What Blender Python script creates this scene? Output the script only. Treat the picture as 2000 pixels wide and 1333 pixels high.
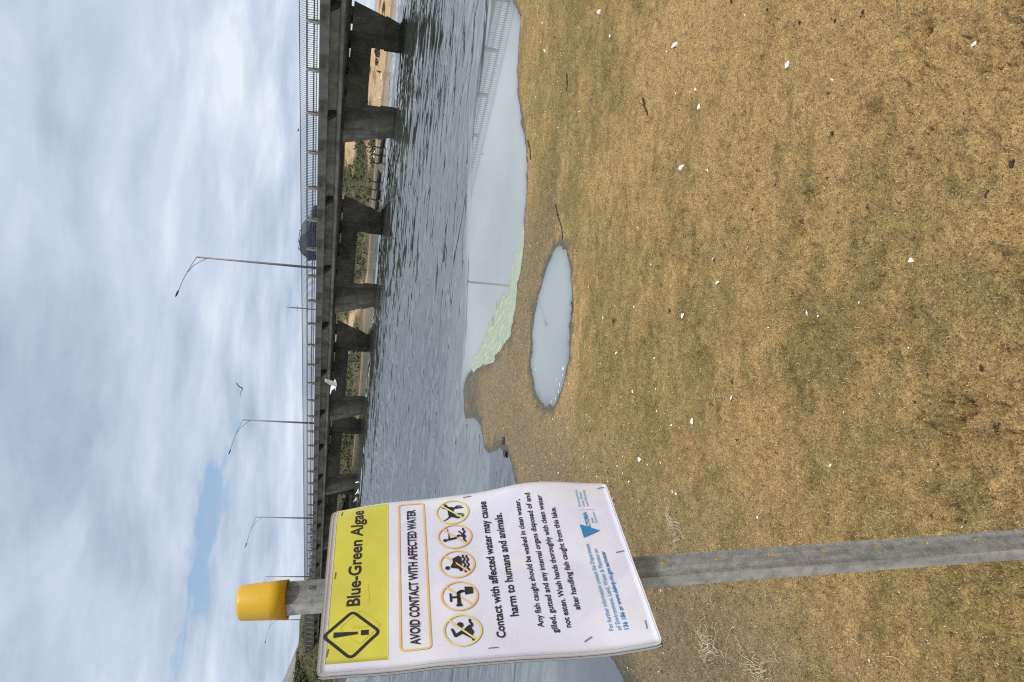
import bpy, bmesh, math, random
import numpy as np
from mathutils import Vector, Matrix

scene = bpy.context.scene
for o in list(bpy.data.objects): bpy.data.objects.remove(o)
R = math.radians
random.seed(4)
rng = np.random.default_rng(11)

# ------------------------------------------------------------------ camera
# the photograph was taken with the phone turned on its side: world-up points to picture-left
F, CU, CV, PW, PH = 1450.0, 666.5, 1000.0, 2000.0, 1333.0
ROLL, PITCH, CAM_H = 0.0749, R(12.34), 1.8
fw = np.array([0, math.cos(PITCH), -math.sin(PITCH)])
r0 = np.array([1.0, 0, 0]); d0 = np.cross(fw, r0)
c_right = math.cos(ROLL) * r0 - math.sin(ROLL) * d0
c_down = math.sin(ROLL) * r0 + math.cos(ROLL) * d0
CAM = np.array([0, 0, CAM_H])
cam_d = bpy.data.cameras.new('camera'); cam = bpy.data.objects.new('camera', cam_d)
scene.collection.objects.link(cam); scene.camera = cam
m3 = Matrix((c_down, c_right, -fw)).transposed()
cam.matrix_world = Matrix.Translation(Vector(CAM)) @ m3.to_4x4()
cam_d.sensor_width = 36; cam_d.lens = F / PW * 36
cam_d.clip_start = 0.05; cam_d.clip_end = 20000
scene.render.resolution_x, scene.render.resolution_y = 1024, 682

# ------------------------------------------------------------------ sky, sun, exposure
SUN_EL = R(58)
SUN = Vector((0.75, -0.66, 0)).normalized() * math.cos(SUN_EL) + Vector((0, 0, math.sin(SUN_EL)))
world = bpy.data.worlds.new('World'); scene.world = world; world.use_nodes = True
wn, wl = world.node_tree.nodes, world.node_tree.links
wn.clear()
def N(nodes, t, **k):
    n = nodes.new(t)
    for a, b in k.items():
        if a == 'ins':
            for i, v in b.items(): n.inputs[i].default_value = v
        else: setattr(n, a, b)
    return n
out = N(wn, 'ShaderNodeOutputWorld'); bg = N(wn, 'ShaderNodeBackground'); bg.inputs[1].default_value = 0.1
sky = N(wn, 'ShaderNodeTexSky', sky_type='NISHITA', sun_disc=False)
sky.sun_elevation = SUN_EL; sky.sun_rotation = math.atan2(SUN.x, SUN.y); sky.altitude = 0; sky.air_density = 1.0; sky.dust_density = 1.5
tc = N(wn, 'ShaderNodeTexCoord'); sep = N(wn, 'ShaderNodeSeparateXYZ'); wl.new(tc.outputs['Generated'], sep.inputs[0])
def M(op, a, b=None, c=None, nodes=wn, links=wl, clamp=False):
    n = nodes.new('ShaderNodeMath'); n.operation = op; n.use_clamp = clamp
    for i, v in enumerate((a, b, c)):
        if v is None: continue
        if isinstance(v, (int, float)): n.inputs[i].default_value = v
        else: links.new(v, n.inputs[i])
    return n.outputs[0]
zc = M('ADD', M('MAXIMUM', sep.outputs[2], 0.0), 0.16)
cmb = N(wn, 'ShaderNodeCombineXYZ')
wl.new(M('DIVIDE', sep.outputs[0], zc), cmb.inputs[0]); wl.new(M('DIVIDE', sep.outputs[1], zc), cmb.inputs[1])
def wnoise(scale, detail, rough, loc=(0, 0, 0), dist=0.0, sc=(1, 1, 1), rot=0.0):
    mp = N(wn, 'ShaderNodeMapping'); mp.inputs['Location'].default_value = loc; mp.inputs['Scale'].default_value = sc
    mp.inputs['Rotation'].default_value = (0, 0, rot)
    wl.new(cmb.outputs[0], mp.inputs[0])
    n = N(wn, 'ShaderNodeTexNoise', ins={'Scale': scale, 'Detail': detail, 'Roughness': rough, 'Distortion': dist})
    wl.new(mp.outputs[0], n.inputs['Vector']); return n.outputs['Fac']
def ramp(fac, stops, nodes=wn, links=wl):
    n = nodes.new('ShaderNodeValToRGB'); el = n.color_ramp.elements
    while len(el) < len(stops): el.new(0.5)
    for e, (p, c) in zip(el, stops): e.position = p; e.color = (*c, 1) if len(c) == 3 else c
    links.new(fac, n.inputs[0]); return n.outputs[0]
big = wnoise(0.55, 7, 0.55, (3.2, 1.4, 0), 0.25, (1, 1, 1), 0.5)
fine = wnoise(1.7, 8, 0.55, (7.0, 2.0, 0), 0.3, (1, 1.35, 1), 0.3)
mixn = M('ADD', M('MULTIPLY', big, 0.55), M('MULTIPLY', fine, 0.45))
cloud = ramp(mixn, [(0.38, (3.6, 4.35, 5.7)), (0.46, (4.8, 5.6, 6.9)), (0.53, (5.8, 6.6, 7.8)), (0.62, (7.5, 8.15, 9.0))])
# a break in the cloud deck: a ragged strip of clear sky, laid out on the cloud plane
def cloud_xy(x, y):
    q = fw * F + c_right * ((PH - y) - CU) + c_down * (x - CV); q = q / np.linalg.norm(q); return q[:2] / (max(q[2], 0) + 0.16)
gA, gB = cloud_xy(455, 840), cloud_xy(345, 1300); gd = (gB - gA) / np.linalg.norm(gB - gA); gn = np.array([-gd[1], gd[0]])
csep = N(wn, 'ShaderNodeSeparateXYZ'); wl.new(cmb.outputs[0], csep.inputs[0])
def dotp(v, c): return M('ADD', M('ADD', M('MULTIPLY', csep.outputs[0], float(v[0])), M('MULTIPLY', csep.outputs[1], float(v[1]))), float(c))
gapn = M('ADD', wnoise(3.0, 6, 0.6, (1.15, -1.55, 0), 0.5), -0.5)
across = M('ABSOLUTE', M('ADD', dotp(gn, -(gn @ gA)), M('MULTIPLY', gapn, 0.55)))
gapv = M('ADD', M('MULTIPLY', across, 1.0), M('MULTIPLY', M('ADD', wnoise(1.3, 4, 0.5, (4, 2, 0)), -0.43), 1.3))
gapv = M('ADD', gapv, M('MAXIMUM', M('ADD', dotp(-gd * 0.5, float(gd @ gA) * 0.5 + 0.5 * 0.30 * float(np.linalg.norm(gB - gA))), 0.0), 0.0))
gap = ramp(gapv, [(0.0, (0.9, 0.9, 0.9)), (0.05, (0.85, 0.85, 0.85)), (0.15, (0, 0, 0)), (1.0, (0, 0, 0))])
mx = N(wn, 'ShaderNodeMix', data_type='RGBA')
wl.new(gap, mx.inputs[0]); wl.new(cloud, mx.inputs[6]); 
skyb = N(wn, 'ShaderNodeMix', data_type='RGBA', ins={0: 0.30, 7: (3.0, 5.2, 9.0, 1)}); wl.new(sky.outputs[0], skyb.inputs[6])
wl.new(skyb.outputs[2], mx.inputs[7])
wl.new(mx.outputs[2], bg.inputs[0]); wl.new(bg.outputs[0], out.inputs[0])
sd = bpy.data.lights.new('sun', 'SUN'); sd.energy = 2.7; sd.angle = R(8); sd.color = (1, 0.95, 0.87)
so = bpy.data.objects.new('sun', sd); scene.collection.objects.link(so)
so.rotation_euler = (-SUN).to_track_quat('-Z', 'Y').to_euler(); so.location = (20, -20, 60)
vs = scene.view_settings
vs.view_transform = 'Standard'; vs.look = 'None'; vs.exposure = 0.12; vs.gamma = 1.0; vs.use_curve_mapping = False
scene.cycles.max_bounces = 6; scene.cycles.diffuse_bounces = 3; scene.cycles.glossy_bounces = 3; scene.cycles.transparent_max_bounces = 8
scene.cycles.sample_clamp_indirect = 4
scene.cycles.use_denoising = False; scene.cycles.filter_width = 1.15

# ------------------------------------------------------------------ helpers
def ray(x, y): return fw * F + c_right * ((PH - y) - CU) + c_down * (x - CV)
def onz(x, y, z=0.0):
    q = ray(x, y); return CAM + q * ((z - CAM_H) / q[2])
def atdepth(x, y, d): return CAM + ray(x, y) * (d / F)

def lattice(ix, iy, seed):
    h = (ix.astype(np.int64) * 374761393 + iy.astype(np.int64) * 668265263 + seed * 1442695041) & 0xffffffff
    h = ((h ^ (h >> 13)) * 1274126177) & 0xffffffff
    return ((h ^ (h >> 16)) & 0xffffff) / float(0xffffff)
def vnoise(x, y, seed=0):
    x = np.asarray(x, float); y = np.asarray(y, float)
    ix, iy = np.floor(x), np.floor(y); fx, fy = x - ix, y - iy
    fx = fx * fx * (3 - 2 * fx); fy = fy * fy * (3 - 2 * fy)
    a, b = lattice(ix, iy, seed), lattice(ix + 1, iy, seed); c, d = lattice(ix, iy + 1, seed), lattice(ix + 1, iy + 1, seed)
    return (a + (b - a) * fx) * (1 - fy) + (c + (d - c) * fx) * fy
def fbm(x, y, oct=4, seed=0, gain=0.5):
    s, a, t = 0.0, 1.0, 0.0
    for k in range(oct):
        s = s + a * vnoise(x * 2 ** k + 17.3 * k, y * 2 ** k - 9.1 * k, seed + k); t += a; a *= gain
    return s / t
def sstep(a, b, x):
    t = np.clip((x - a) / (b - a), 0, 1); return t * t * (3 - 2 * t)

def link(o, parent=None):
    scene.collection.objects.link(o)
    if parent is not None: o.parent = parent
    return o
def tag(o, label=None, cat=None, group=None, kind=None):
    for k, v in (('label', label), ('category', cat), ('group', group), ('kind', kind)):
        if v: o[k] = v
    return o
def empty(name, loc=(0, 0, 0), rot=(0, 0, 0)):
    o = bpy.data.objects.new(name, None); o.location = loc; o.rotation_euler = rot; o.empty_display_size = 0.1
    return link(o)
class MB:
    def __init__(s): s.v, s.f = [], []
    def add(s, vs, fs):
        o = len(s.v); s.v += [tuple(map(float, p)) for p in vs]; s.f += [tuple(i + o for i in q) for q in fs]; return s
    def box(s, x0, x1, y0, y1, z0, z1):
        return s.add([(x0, y0, z0), (x1, y0, z0), (x1, y1, z0), (x0, y1, z0), (x0, y0, z1), (x1, y0, z1), (x1, y1, z1), (x0, y1, z1)],
                     [(3, 2, 1, 0), (4, 5, 6, 7), (0, 1, 5, 4), (1, 2, 6, 5), (2, 3, 7, 6), (3, 0, 4, 7)])
    def prism(s, pts, axis, a0, a1):
        """closed 2-D outline extruded along an axis: 'x' outline is (y,z); 'y' outline is (x,z); 'z' outline is (x,y)"""
        mk = {'x': lambda p, a: (a, p[0], p[1]), 'y': lambda p, a: (p[0], a, p[1]), 'z': lambda p, a: (p[0], p[1], a)}[axis]
        n = len(pts)
        vs = [mk(p, a0) for p in pts] + [mk(p, a1) for p in pts]
        fs = [tuple(range(n - 1, -1, -1)), tuple(range(n, 2 * n))] + [(i, (i + 1) % n, n + (i + 1) % n, n + i) for i in range(n)]
        return s.add(vs, fs)
    def tube(s, pts, rad, seg=8, cap=True):
        pts = [np.array(p, float) for p in pts]; n = len(pts)
        rad = [rad] * n if isinstance(rad, (int, float)) else list(rad)
        vs, fs = [], []
        up = np.array([0.13, 0.21, 0.97])
        for i, p in enumerate(pts):
            t = pts[min(i + 1, n - 1)] - pts[max(i - 1, 0)]; t = t / (np.linalg.norm(t) + 1e-9)
            a = np.cross(t, up)
            if np.linalg.norm(a) < 0.05: a = np.cross(t, np.array([1.0, 0, 0]))
            a /= np.linalg.norm(a); b = np.cross(t, a)
            for k in range(seg):
                w = 2 * math.pi * k / seg; vs.append(p + rad[i] * (math.cos(w) * a + math.sin(w) * b))
        for i in range(n - 1):
            for k in range(seg):
                k2 = (k + 1) % seg; fs.append((i * seg + k, i * seg + k2, (i + 1) * seg + k2, (i + 1) * seg + k))
        if cap: fs += [tuple(range(seg - 1, -1, -1)), tuple(range((n - 1) * seg, n * seg))]
        return s.add(vs, fs)
    def mesh(s, name, mat, smooth=False):
        me = bpy.data.meshes.new(name); me.from_pydata(s.v, [], s.f); me.update()
        if mat: me.materials.append(mat)
        bm = bmesh.new(); bm.from_mesh(me); bmesh.ops.recalc_face_normals(bm, faces=bm.faces); bm.to_mesh(me); bm.free()
        if smooth: me.shade_smooth()
        return me
    def build(s, name, mat, parent=None, smooth=False, bevel=0.0):
        o = link(bpy.data.objects.new(name, s.mesh(name, mat, smooth)), parent)
        if bevel:
            b = o.modifiers.new('bevel', 'BEVEL'); b.width = bevel; b.segments = 2; b.limit_method = 'ANGLE'
        return o
def inst(name, me, parent=None, loc=(0, 0, 0), rot=(0, 0, 0), sc=(1, 1, 1)):
    o = bpy.data.objects.new(name, me); o.location = loc; o.rotation_euler = rot; o.scale = sc
    return link(o, parent)
def np_mesh(name, verts, quads, mat, smooth=True):
    me = bpy.data.meshes.new(name)
    me.vertices.add(len(verts)); me.vertices.foreach_set('co', np.ascontiguousarray(verts, np.float32).ravel())
    nq = len(quads); k = quads.shape[1]
    me.loops.add(nq * k); me.loops.foreach_set('vertex_index', np.ascontiguousarray(quads, np.int32).ravel())
    me.polygons.add(nq); me.polygons.foreach_set('loop_start', np.arange(0, nq * k, k, dtype=np.int32))
    me.update(); me.validate()
    if mat: me.materials.append(mat)
    if smooth: me.shade_smooth()
    return me
def fattr(me, name, vals):
    a = me.attributes.new(name, 'FLOAT', 'POINT'); a.data.foreach_set('value', np.ascontiguousarray(vals, np.float32))
def cattr(me, name, rgb):
    a = me.attributes.new(name, 'FLOAT_COLOR', 'POINT')
    c = np.ones((len(rgb), 4), np.float32); c[:, :3] = rgb; a.data.foreach_set('color', c.ravel())
def grid_quads(nr, nc, wrap=False):
    i, j = np.meshgrid(np.arange(nr - 1), np.arange(nc if wrap else nc - 1), indexing='ij'); j2 = (j + 1) % nc
    return np.stack([i * nc + j, i * nc + j2, (i + 1) * nc + j2, (i + 1) * nc + j], -1).reshape(-1, 4)

# ------------------------------------------------------------------ materials
def newmat(name):
    m = bpy.data.materials.new(name); m.use_nodes = True
    nt = m.node_tree; nt.nodes.clear()
    o = nt.nodes.new('ShaderNodeOutputMaterial'); p = nt.nodes.new('ShaderNodeBsdfPrincipled'); nt.links.new(p.outputs[0], o.inputs[0])
    return m, nt.nodes, nt.links, p, o
def noise_tex(n, l, scale, detail=4, rough=0.55, coord='Object', sc=None, dist=0.0, rot=None):
    t = n.new('ShaderNodeTexCoord'); v = t.outputs[coord]
    if sc or rot:
        mp = n.new('ShaderNodeMapping'); l.new(v, mp.inputs[0]); v = mp.outputs[0]
        if sc: mp.inputs['Scale'].default_value = sc
        if rot: mp.inputs['Rotation'].default_value = rot
    x = n.new('ShaderNodeTexNoise'); l.new(v, x.inputs['Vector'])
    x.inputs['Scale'].default_value = scale; x.inputs['Detail'].default_value = detail
    x.inputs['Roughness'].default_value = rough; x.inputs['Distortion'].default_value = dist
    return x.outputs['Fac']
def mixc(n, l, fac, a, b, mode='MIX'):
    x = n.new('ShaderNodeMix'); x.data_type = 'RGBA'; x.blend_type = mode
    for i, v in ((0, fac), (6, a), (7, b)):
        if isinstance(v, (int, float)): x.inputs[i].default_value = v
        elif isinstance(v, tuple): x.inputs[i].default_value = (*v, 1)
        else: l.new(v, x.inputs[i])
    return x.outputs[2]
def bump(n, l, h, dist, strength=1.0, normal=None):
    b = n.new('ShaderNodeBump'); b.inputs['Strength'].default_value = strength; b.inputs['Distance'].default_value = dist
    l.new(h, b.inputs['Height'])
    if normal is not None: l.new(normal, b.inputs['Normal'])
    return b.outputs[0]
def plain(name, col, rough=0.6, metal=0.0, var=0.15, scale=8.0, bmp=0.0, spec=0.5, sc=None, coord='Object', rnd=0.0):
    m, n, l, p, o = newmat(name)
    f = noise_tex(n, l, scale, 5, 0.6, coord, sc)
    lo = tuple(c * (1 - var) for c in col); hi = tuple(min(1, c * (1 + var)) for c in col)
    c = ramp(f, [(0.3, lo), (0.7, hi)], n, l)
    if rnd:
        oi = n.new('ShaderNodeObjectInfo'); k = M('ADD', M('MULTIPLY', oi.outputs['Random'], 2 * rnd), 1 - rnd, nodes=n, links=l)
        cc = n.new('ShaderNodeCombineColor'); [l.new(k, cc.inputs[i]) for i in range(3)]
        c = mixc(n, l, 1.0, c, cc.outputs[0], 'MULTIPLY')
    l.new(c, p.inputs['Base Color']); p.inputs['Roughness'].default_value = rough; p.inputs['Metallic'].default_value = metal
    p.inputs['Specular IOR Level'].default_value = spec
    if bmp: l.new(bump(n, l, f, bmp), p.inputs['Normal'])
    return m
def flat(name, col, rough=0.55, spec=0.4, coat=0.0):
    return plain(name, col, rough, 0, 0.04, 30, 0, spec)

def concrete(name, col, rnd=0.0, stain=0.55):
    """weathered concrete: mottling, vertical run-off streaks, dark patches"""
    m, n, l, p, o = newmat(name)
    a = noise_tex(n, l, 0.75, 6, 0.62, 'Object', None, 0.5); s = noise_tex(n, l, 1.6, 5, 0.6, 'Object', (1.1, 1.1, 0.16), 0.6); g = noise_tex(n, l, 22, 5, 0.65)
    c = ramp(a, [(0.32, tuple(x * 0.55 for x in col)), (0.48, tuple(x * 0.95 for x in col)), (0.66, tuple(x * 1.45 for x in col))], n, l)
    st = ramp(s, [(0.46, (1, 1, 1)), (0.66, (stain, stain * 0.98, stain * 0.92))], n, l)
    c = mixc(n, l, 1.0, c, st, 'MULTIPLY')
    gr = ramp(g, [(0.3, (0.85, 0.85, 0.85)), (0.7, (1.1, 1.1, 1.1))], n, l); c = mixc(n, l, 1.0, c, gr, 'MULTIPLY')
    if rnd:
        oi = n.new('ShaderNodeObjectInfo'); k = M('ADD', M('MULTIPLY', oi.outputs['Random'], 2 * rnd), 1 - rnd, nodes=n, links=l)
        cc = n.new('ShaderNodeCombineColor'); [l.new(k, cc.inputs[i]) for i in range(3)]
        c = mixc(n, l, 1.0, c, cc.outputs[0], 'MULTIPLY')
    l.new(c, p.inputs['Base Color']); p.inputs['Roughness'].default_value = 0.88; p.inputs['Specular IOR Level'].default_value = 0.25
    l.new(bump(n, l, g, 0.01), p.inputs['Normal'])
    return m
MAT = {}
MAT['kerb'] = concrete('kerb_concrete', (0.135, 0.125, 0.105), 0.18, 0.7)
MAT['girder'] = concrete('girder_concrete', (0.16, 0.148, 0.118), 0.05, 0.75)
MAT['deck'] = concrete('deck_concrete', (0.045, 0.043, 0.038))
MAT['pier'] = concrete('pier_concrete', (0.13, 0.122, 0.10), 0.06, 0.6)
MAT['plinth'] = concrete('tidal_concrete', (0.115, 0.10, 0.075), 0.05, 0.6)
MAT['asphalt'] = plain('asphalt', (0.055, 0.055, 0.055), 0.9, 0, 0.2, 20)
MAT['railpaint'] = plain('rail_paint', (0.10, 0.085, 0.08), 0.55, 0.2, 0.2, 6)
MAT['railpost'] = plain('rail_post_concrete', (0.36, 0.33, 0.27), 0.8, 0, 0.2, 3)
MAT['steel'] = plain('lamp_steel', (0.24, 0.21, 0.215), 0.5, 0.3, 0.15, 2)
MAT['lamphead'] = plain('lamp_head_grey', (0.07, 0.075, 0.08), 0.5, 0.1, 0.1, 5)
MAT['white'] = flat('white_paint', (0.78, 0.78, 0.76))

def m_beach():
    m, n, l, p, o = newmat('algae_sand')
    at = n.new('ShaderNodeAttribute'); at.attribute_name = 'col'
    wt = n.new('ShaderNodeAttribute'); wt.attribute_name = 'wet'
    f1 = noise_tex(n, l, 140, 5, 0.65, 'Object', (1, 1, 1)); f2 = noise_tex(n, l, 38, 6, 0.7, 'Object', None, 0.6); f3 = noise_tex(n, l, 420, 3, 0.6)
    v = n.new('ShaderNodeTexVoronoi'); v.inputs['Scale'].default_value = 75; v.feature = 'F1'
    t = n.new('ShaderNodeTexCoord'); l.new(t.outputs['Object'], v.inputs['Vector'])
    c = at.outputs['Color']
    c = mixc(n, l, 1.0, c, ramp(f1, [(0.30, (0.36, 0.34, 0.28)), (0.46, (1.0, 1.0, 1.0)), (0.68, (1.55, 1.53, 1.45))], n, l), 'MULTIPLY')
    c = mixc(n, l, 1.0, c, ramp(f2, [(0.28, (0.60, 0.62, 0.54)), (0.46, (1, 1, 1)), (0.68, (1.2, 1.18, 1.14))], n, l), 'MULTIPLY')
    spk = ramp(f3, [(0.66, (0, 0, 0)), (0.74, (1, 1, 1))], n, l)
    c = mixc(n, l, M('MULTIPLY', spk, 0.55, nodes=n, links=l), c, (0.62, 0.50, 0.30))
    pit_shade = ramp(f2, [(0.29, (1, 1, 1)), (0.36, (0, 0, 0))], n, l)  # shade of small hollows, painted into the sand colour
    c = mixc(n, l, M('MULTIPLY', pit_shade, 0.75, nodes=n, links=l), c, (0.075, 0.055, 0.030))
    l.new(c, p.inputs['Base Color'])
    l.new(M('SUBTRACT', 0.93, M('MULTIPLY', wt.outputs['Fac'], 0.5, nodes=n, links=l), nodes=n, links=l), p.inputs['Roughness'])
    p.inputs['Specular IOR Level'].default_value = 0.3
    b1 = bump(n, l, f2, 0.035, 1.0); b2 = bump(n, l, f1, 0.018, 1.0, b1); b3 = bump(n, l, f3, 0.004, 0.9, b2)
    l.new(b3, p.inputs['Normal'])
    return m
MAT['beach'] = m_beach()

# wave layers: (cycles per metre across, along), heading, detail, height, crested
WAVES = [((0.32, 0.95), R(10), 2, 0.100, True), ((0.9, 2.9), R(-6), 2, 0.030, True), ((3.0, 7.5), R(5), 2, 0.004, False)]
def m_water():
    m, n, l, p, o = newmat('lake_water'); n.remove(p)
    ca = n.new('ShaderNodeAttribute'); ca.attribute_name = 'calm'
    sh = n.new('ShaderNodeAttribute'); sh.attribute_name = 'shallow'
    t = n.new('ShaderNodeTexCoord'); EPS = 0.012
    mm = lambda op, a, b=None: M(op, a, b, nodes=n, links=l)
    def height(off):
        ad = n.new('ShaderNodeVectorMath'); ad.operation = 'ADD'; l.new(t.outputs['Object'], ad.inputs[0]); ad.inputs[1].default_value = off
        tot = None
        for sc, rot, det, amp, ridge in WAVES:
            mp = n.new('ShaderNodeMapping'); mp.inputs['Rotation'].default_value = (0, 0, rot); mp.inputs['Scale'].default_value = (*sc, 1); l.new(ad.outputs[0], mp.inputs[0])
            x = n.new('ShaderNodeTexNoise'); x.noise_dimensions = '2D'; l.new(mp.outputs[0], x.inputs['Vector']); x.inputs['Scale'].default_value = 1.0; x.inputs['Detail'].default_value = det; x.inputs['Roughness'].default_value = 0.5; x.inputs['Distortion'].default_value = 0.35
            f = x.outputs['Fac']
            if ridge: f = mm('MULTIPLY', f, far)   # long waves are modelled in the mesh near by
            v = mm('MULTIPLY', f, amp); tot = v if tot is None else mm('ADD', tot, v)
        return tot
    ge = n.new('ShaderNodeAttribute'); ge.attribute_name = 'geo'; far = mm('SUBTRACT', 1.05, ge.outputs['Fac'])
    h0, hx, hy = height((0, 0, 0)), height((EPS, 0, 0)), height((0, EPS, 0))
    big = noise_tex(n, l, 0.09, 3, 0.5, 'Object', (0.6, 1.6, 1))
    amp = mm('MULTIPLY', mm('SUBTRACT', 1.0, mm('MULTIPLY', ca.outputs['Fac'], 0.994)), mm('ADD', 0.45, mm('MULTIPLY', big, 1.1)))
    k = mm('MULTIPLY', amp, -1.0 / EPS); cx = n.new('ShaderNodeCombineXYZ'); cx.inputs[2].default_value = 1.0
    l.new(mm('MULTIPLY', mm('SUBTRACT', hx, h0), k), cx.inputs[0]); l.new(mm('MULTIPLY', mm('SUBTRACT', hy, h0), k), cx.inputs[1])
    cx.inputs[2].default_value = 0.0; gn_ = n.new('ShaderNodeNewGeometry'); ad2 = n.new('ShaderNodeVectorMath'); ad2.operation = 'ADD'; l.new(gn_.outputs['Normal'], ad2.inputs[0]); l.new(cx.outputs[0], ad2.inputs[1])
    nv = n.new('ShaderNodeVectorMath'); nv.operation = 'NORMALIZE'; l.new(ad2.outputs[0], nv.inputs[0]); nb = nv.outputs[0]
    fr = n.new('ShaderNodeFresnel'); fr.inputs[0].default_value = 4.6; l.new(nb, fr.inputs['Normal'])
    gl = n.new('ShaderNodeBsdfGlossy'); gl.inputs['Roughness'].default_value = 0.03; l.new(nb, gl.inputs['Normal']); gl.inputs[0].default_value = (1.0, 0.985, 0.95, 1)
    df = n.new('ShaderNodeBsdfDiffuse'); l.new(mixc(n, l, sh.outputs['Fac'], (0.034, 0.040, 0.033), (0.30, 0.33, 0.315)), df.inputs[0])
    tr = n.new('ShaderNodeBsdfTransparent'); tr.inputs[0].default_value = (0.72, 0.74, 0.66, 1)
    se = n.new('ShaderNodeAttribute'); se.attribute_name = 'see'
    bd = n.new('ShaderNodeMixShader'); l.new(se.outputs['Fac'], bd.inputs[0]); l.new(df.outputs[0], bd.inputs[1]); l.new(tr.outputs[0], bd.inputs[2])
    mxs = n.new('ShaderNodeMixShader'); l.new(fr.outputs[0], mxs.inputs[0]); l.new(bd.outputs[0], mxs.inputs[1]); l.new(gl.outputs[0], mxs.inputs[2])
    l.new(mxs.outputs[0], o.inputs[0])
    return m
MAT['water'] = m_water()

# ------------------------------------------------------------------ shoreline, puddle (picture points on the water level)
SHORE_PX = [(905, -900), (925, -420), (955, -120), (992, -8), (1010, 16), (1017, 38), (1012, 90), (1010, 150), (1013, 190), (1024, 260), (1028, 320), (1029, 370),
            (1026, 420), (1019, 500), (1010, 560), (1003, 620), (997, 655), (984, 668), (968, 690), (966, 700), (946, 707), (936, 715), (925, 722), (915, 732),
            (908, 745), (905, 765), (906, 800), (913, 822), (924, 816), (938, 828), (943, 850), (946, 872), (954, 884), (961, 882), (967, 878), (975, 875),
            (982, 882), (990, 886), (997, 902), (1004, 925), (1008, 950), (1026, 1000), (1066, 1080), (1106, 1150), (1148, 1215), (1188, 1268), (1205, 1300),
            (1228, 1340), (1300, 1450), (1400, 1640)]
shore = np.array([onz(*q)[:2] for q in SHORE_PX])
shore = np.vstack([[[70, 32]], shore, [[-6.0, -2.5], [-14.0, -12.0], [-60.0, -40.0]]])
PUDDLE_PX = [(1096, 478), (1110, 484), (1114, 520), (1115, 560), (1115, 640), (1111, 700), (1105, 735), (1098, 765), (1082, 791), (1068, 791), (1058, 784), (1047, 765),
             (1040, 735), (1037, 718), (1040, 690), (1040, 650), (1044, 610), (1050, 575), (1060, 545), (1072, 512), (1082, 488)]
puddle = np.array([onz(*q)[:2] for q in PUDDLE_PX])
def seg_dist(px, py, poly, closed):
    a = poly if closed else poly[:-1]; b = np.roll(poly, -1, 0) if closed else poly[1:]
    d = np.full(px.shape, 1e9)
    for (ax, ay), (bx, by) in zip(a, b):
        vx, vy = bx - ax, by - ay; t = np.clip(((px - ax) * vx + (py - ay) * vy) / (vx * vx + vy * vy + 1e-12), 0, 1)
        d = np.minimum(d, np.hypot(px - ax - t * vx, py - ay - t * vy))
    return d
def inside(px, py, poly):
    r = np.zeros(px.shape, bool); j = len(poly) - 1
    for i in range(len(poly)):
        xi, yi = poly[i]; xj, yj = poly[j]
        c = ((yi > py) != (yj > py)) & (px < (xj - xi) * (py - yi) / (yj - yi + 1e-12) + xi); r ^= c; j = i
    return r
land_poly = np.vstack([shore, [[-90, -90], [90, -90], [90, 30]]])
def land_dist(px, py):
    px = np.asarray(px, float); py = np.asarray(py, float)
    rx = fbm(px * 5.0, py * 3.5, 4, 201, 0.6) - 0.5; ry = fbm(px * 5.0, py * 3.5, 4, 222, 0.6) - 0.5
    px = px + 0.10 * rx; py = py + 0.20 * ry
    d = seg_dist(px, py, shore, False); d = np.where(inside(px, py, land_poly), d, -d)
    dp = seg_dist(px, py, puddle, True); ip = inside(px, py, puddle)
    return np.where(ip, -dp, np.minimum(d, np.where(d > 0, dp, 1e9)) if True else d), d, np.where(ip, -dp, dp)
DENTS = []   # (x, y, radius, depth, stretch, angle)
def gz_dent(px, py, D):
    x, y, r, dep, st, an = D; ca, sa = math.cos(an), math.sin(an); ux = ((px - x) * ca + (py - y) * sa) / st; uy = -(px - x) * sa + (py - y) * ca
    q = np.hypot(ux, uy) / r * (0.6 + 0.9 * fbm(px * 28, py * 28, 3, 77, 0.6))
    return -dep * np.exp(-q ** 4) + dep * 0.55 * np.exp(-((q - 1.25) / 0.3) ** 2)
def gz(px, py, detail=True, dist=None):
    px = np.asarray(px, float); py = np.asarray(py, float)
    d, dl, dp = dist or land_dist(px, py)
    z = np.where(d > 0, 0.012 * (1 - np.exp(-d / 0.12)) + 0.033 * d, np.where(dp < 0.3, 0.05 * d, 0.05 * d - 0.16 * sstep(0.0, 0.5, -d)))
    z = np.where(d > 6, 0.012 + 0.198 + 0.012 * (d - 6), z); z = np.maximum(z, -1.2)
    a = sstep(0.02, 0.8, d)
    z = z + a * 0.020 * (fbm(px * 1.7, py * 1.9, 3, 5) - 0.5) + (0.15 + a) * 0.012 * (fbm(px * 6, py * 8, 3, 9) - 0.5)
    if detail:
        z = z + (0.12 + a) * (0.016 * (fbm(px * 22, py * 30, 3, 21) - 0.5) + 0.022 * np.abs(fbm(px * 48, py * 60, 2, 31) - 0.5) - 0.013 * sstep(0.58, 0.68, fbm(px * 26, py * 40, 3, 35)) * sstep(0.40, 0.62, fbm(px * 4, py * 5, 2, 39)))
    if detail:
        for (x, y, r, amp) in SCUFFS:
            near = np.hypot(px - x, py - y) < r * 2.2
            if px.size > 1000 and near.any():
                qx, qy = px[near], py[near]; w_ = np.exp(-((qx - x) ** 2 + (qy - y) ** 2) / r ** 2 * (0.6 + 0.8 * fbm(qx * 14, qy * 14, 2, 303)))
                z[near] = z[near] + amp * w_ * (fbm(qx * 36, qy * 36, 3, 301, 0.6) - 0.45) * 2
    for (x, y, r, dep, st, an) in DENTS:
        if px.size > 1000:
            near = np.hypot(px - x, py - y) < r * 6
            if near.any(): z[near] = z[near] + (gz_dent(px[near], py[near], (x, y, r, dep, st, an)))
            continue
        z = z + gz_dent(px, py, (x, y, r, dep, st, an)); continue
    return z
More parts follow.
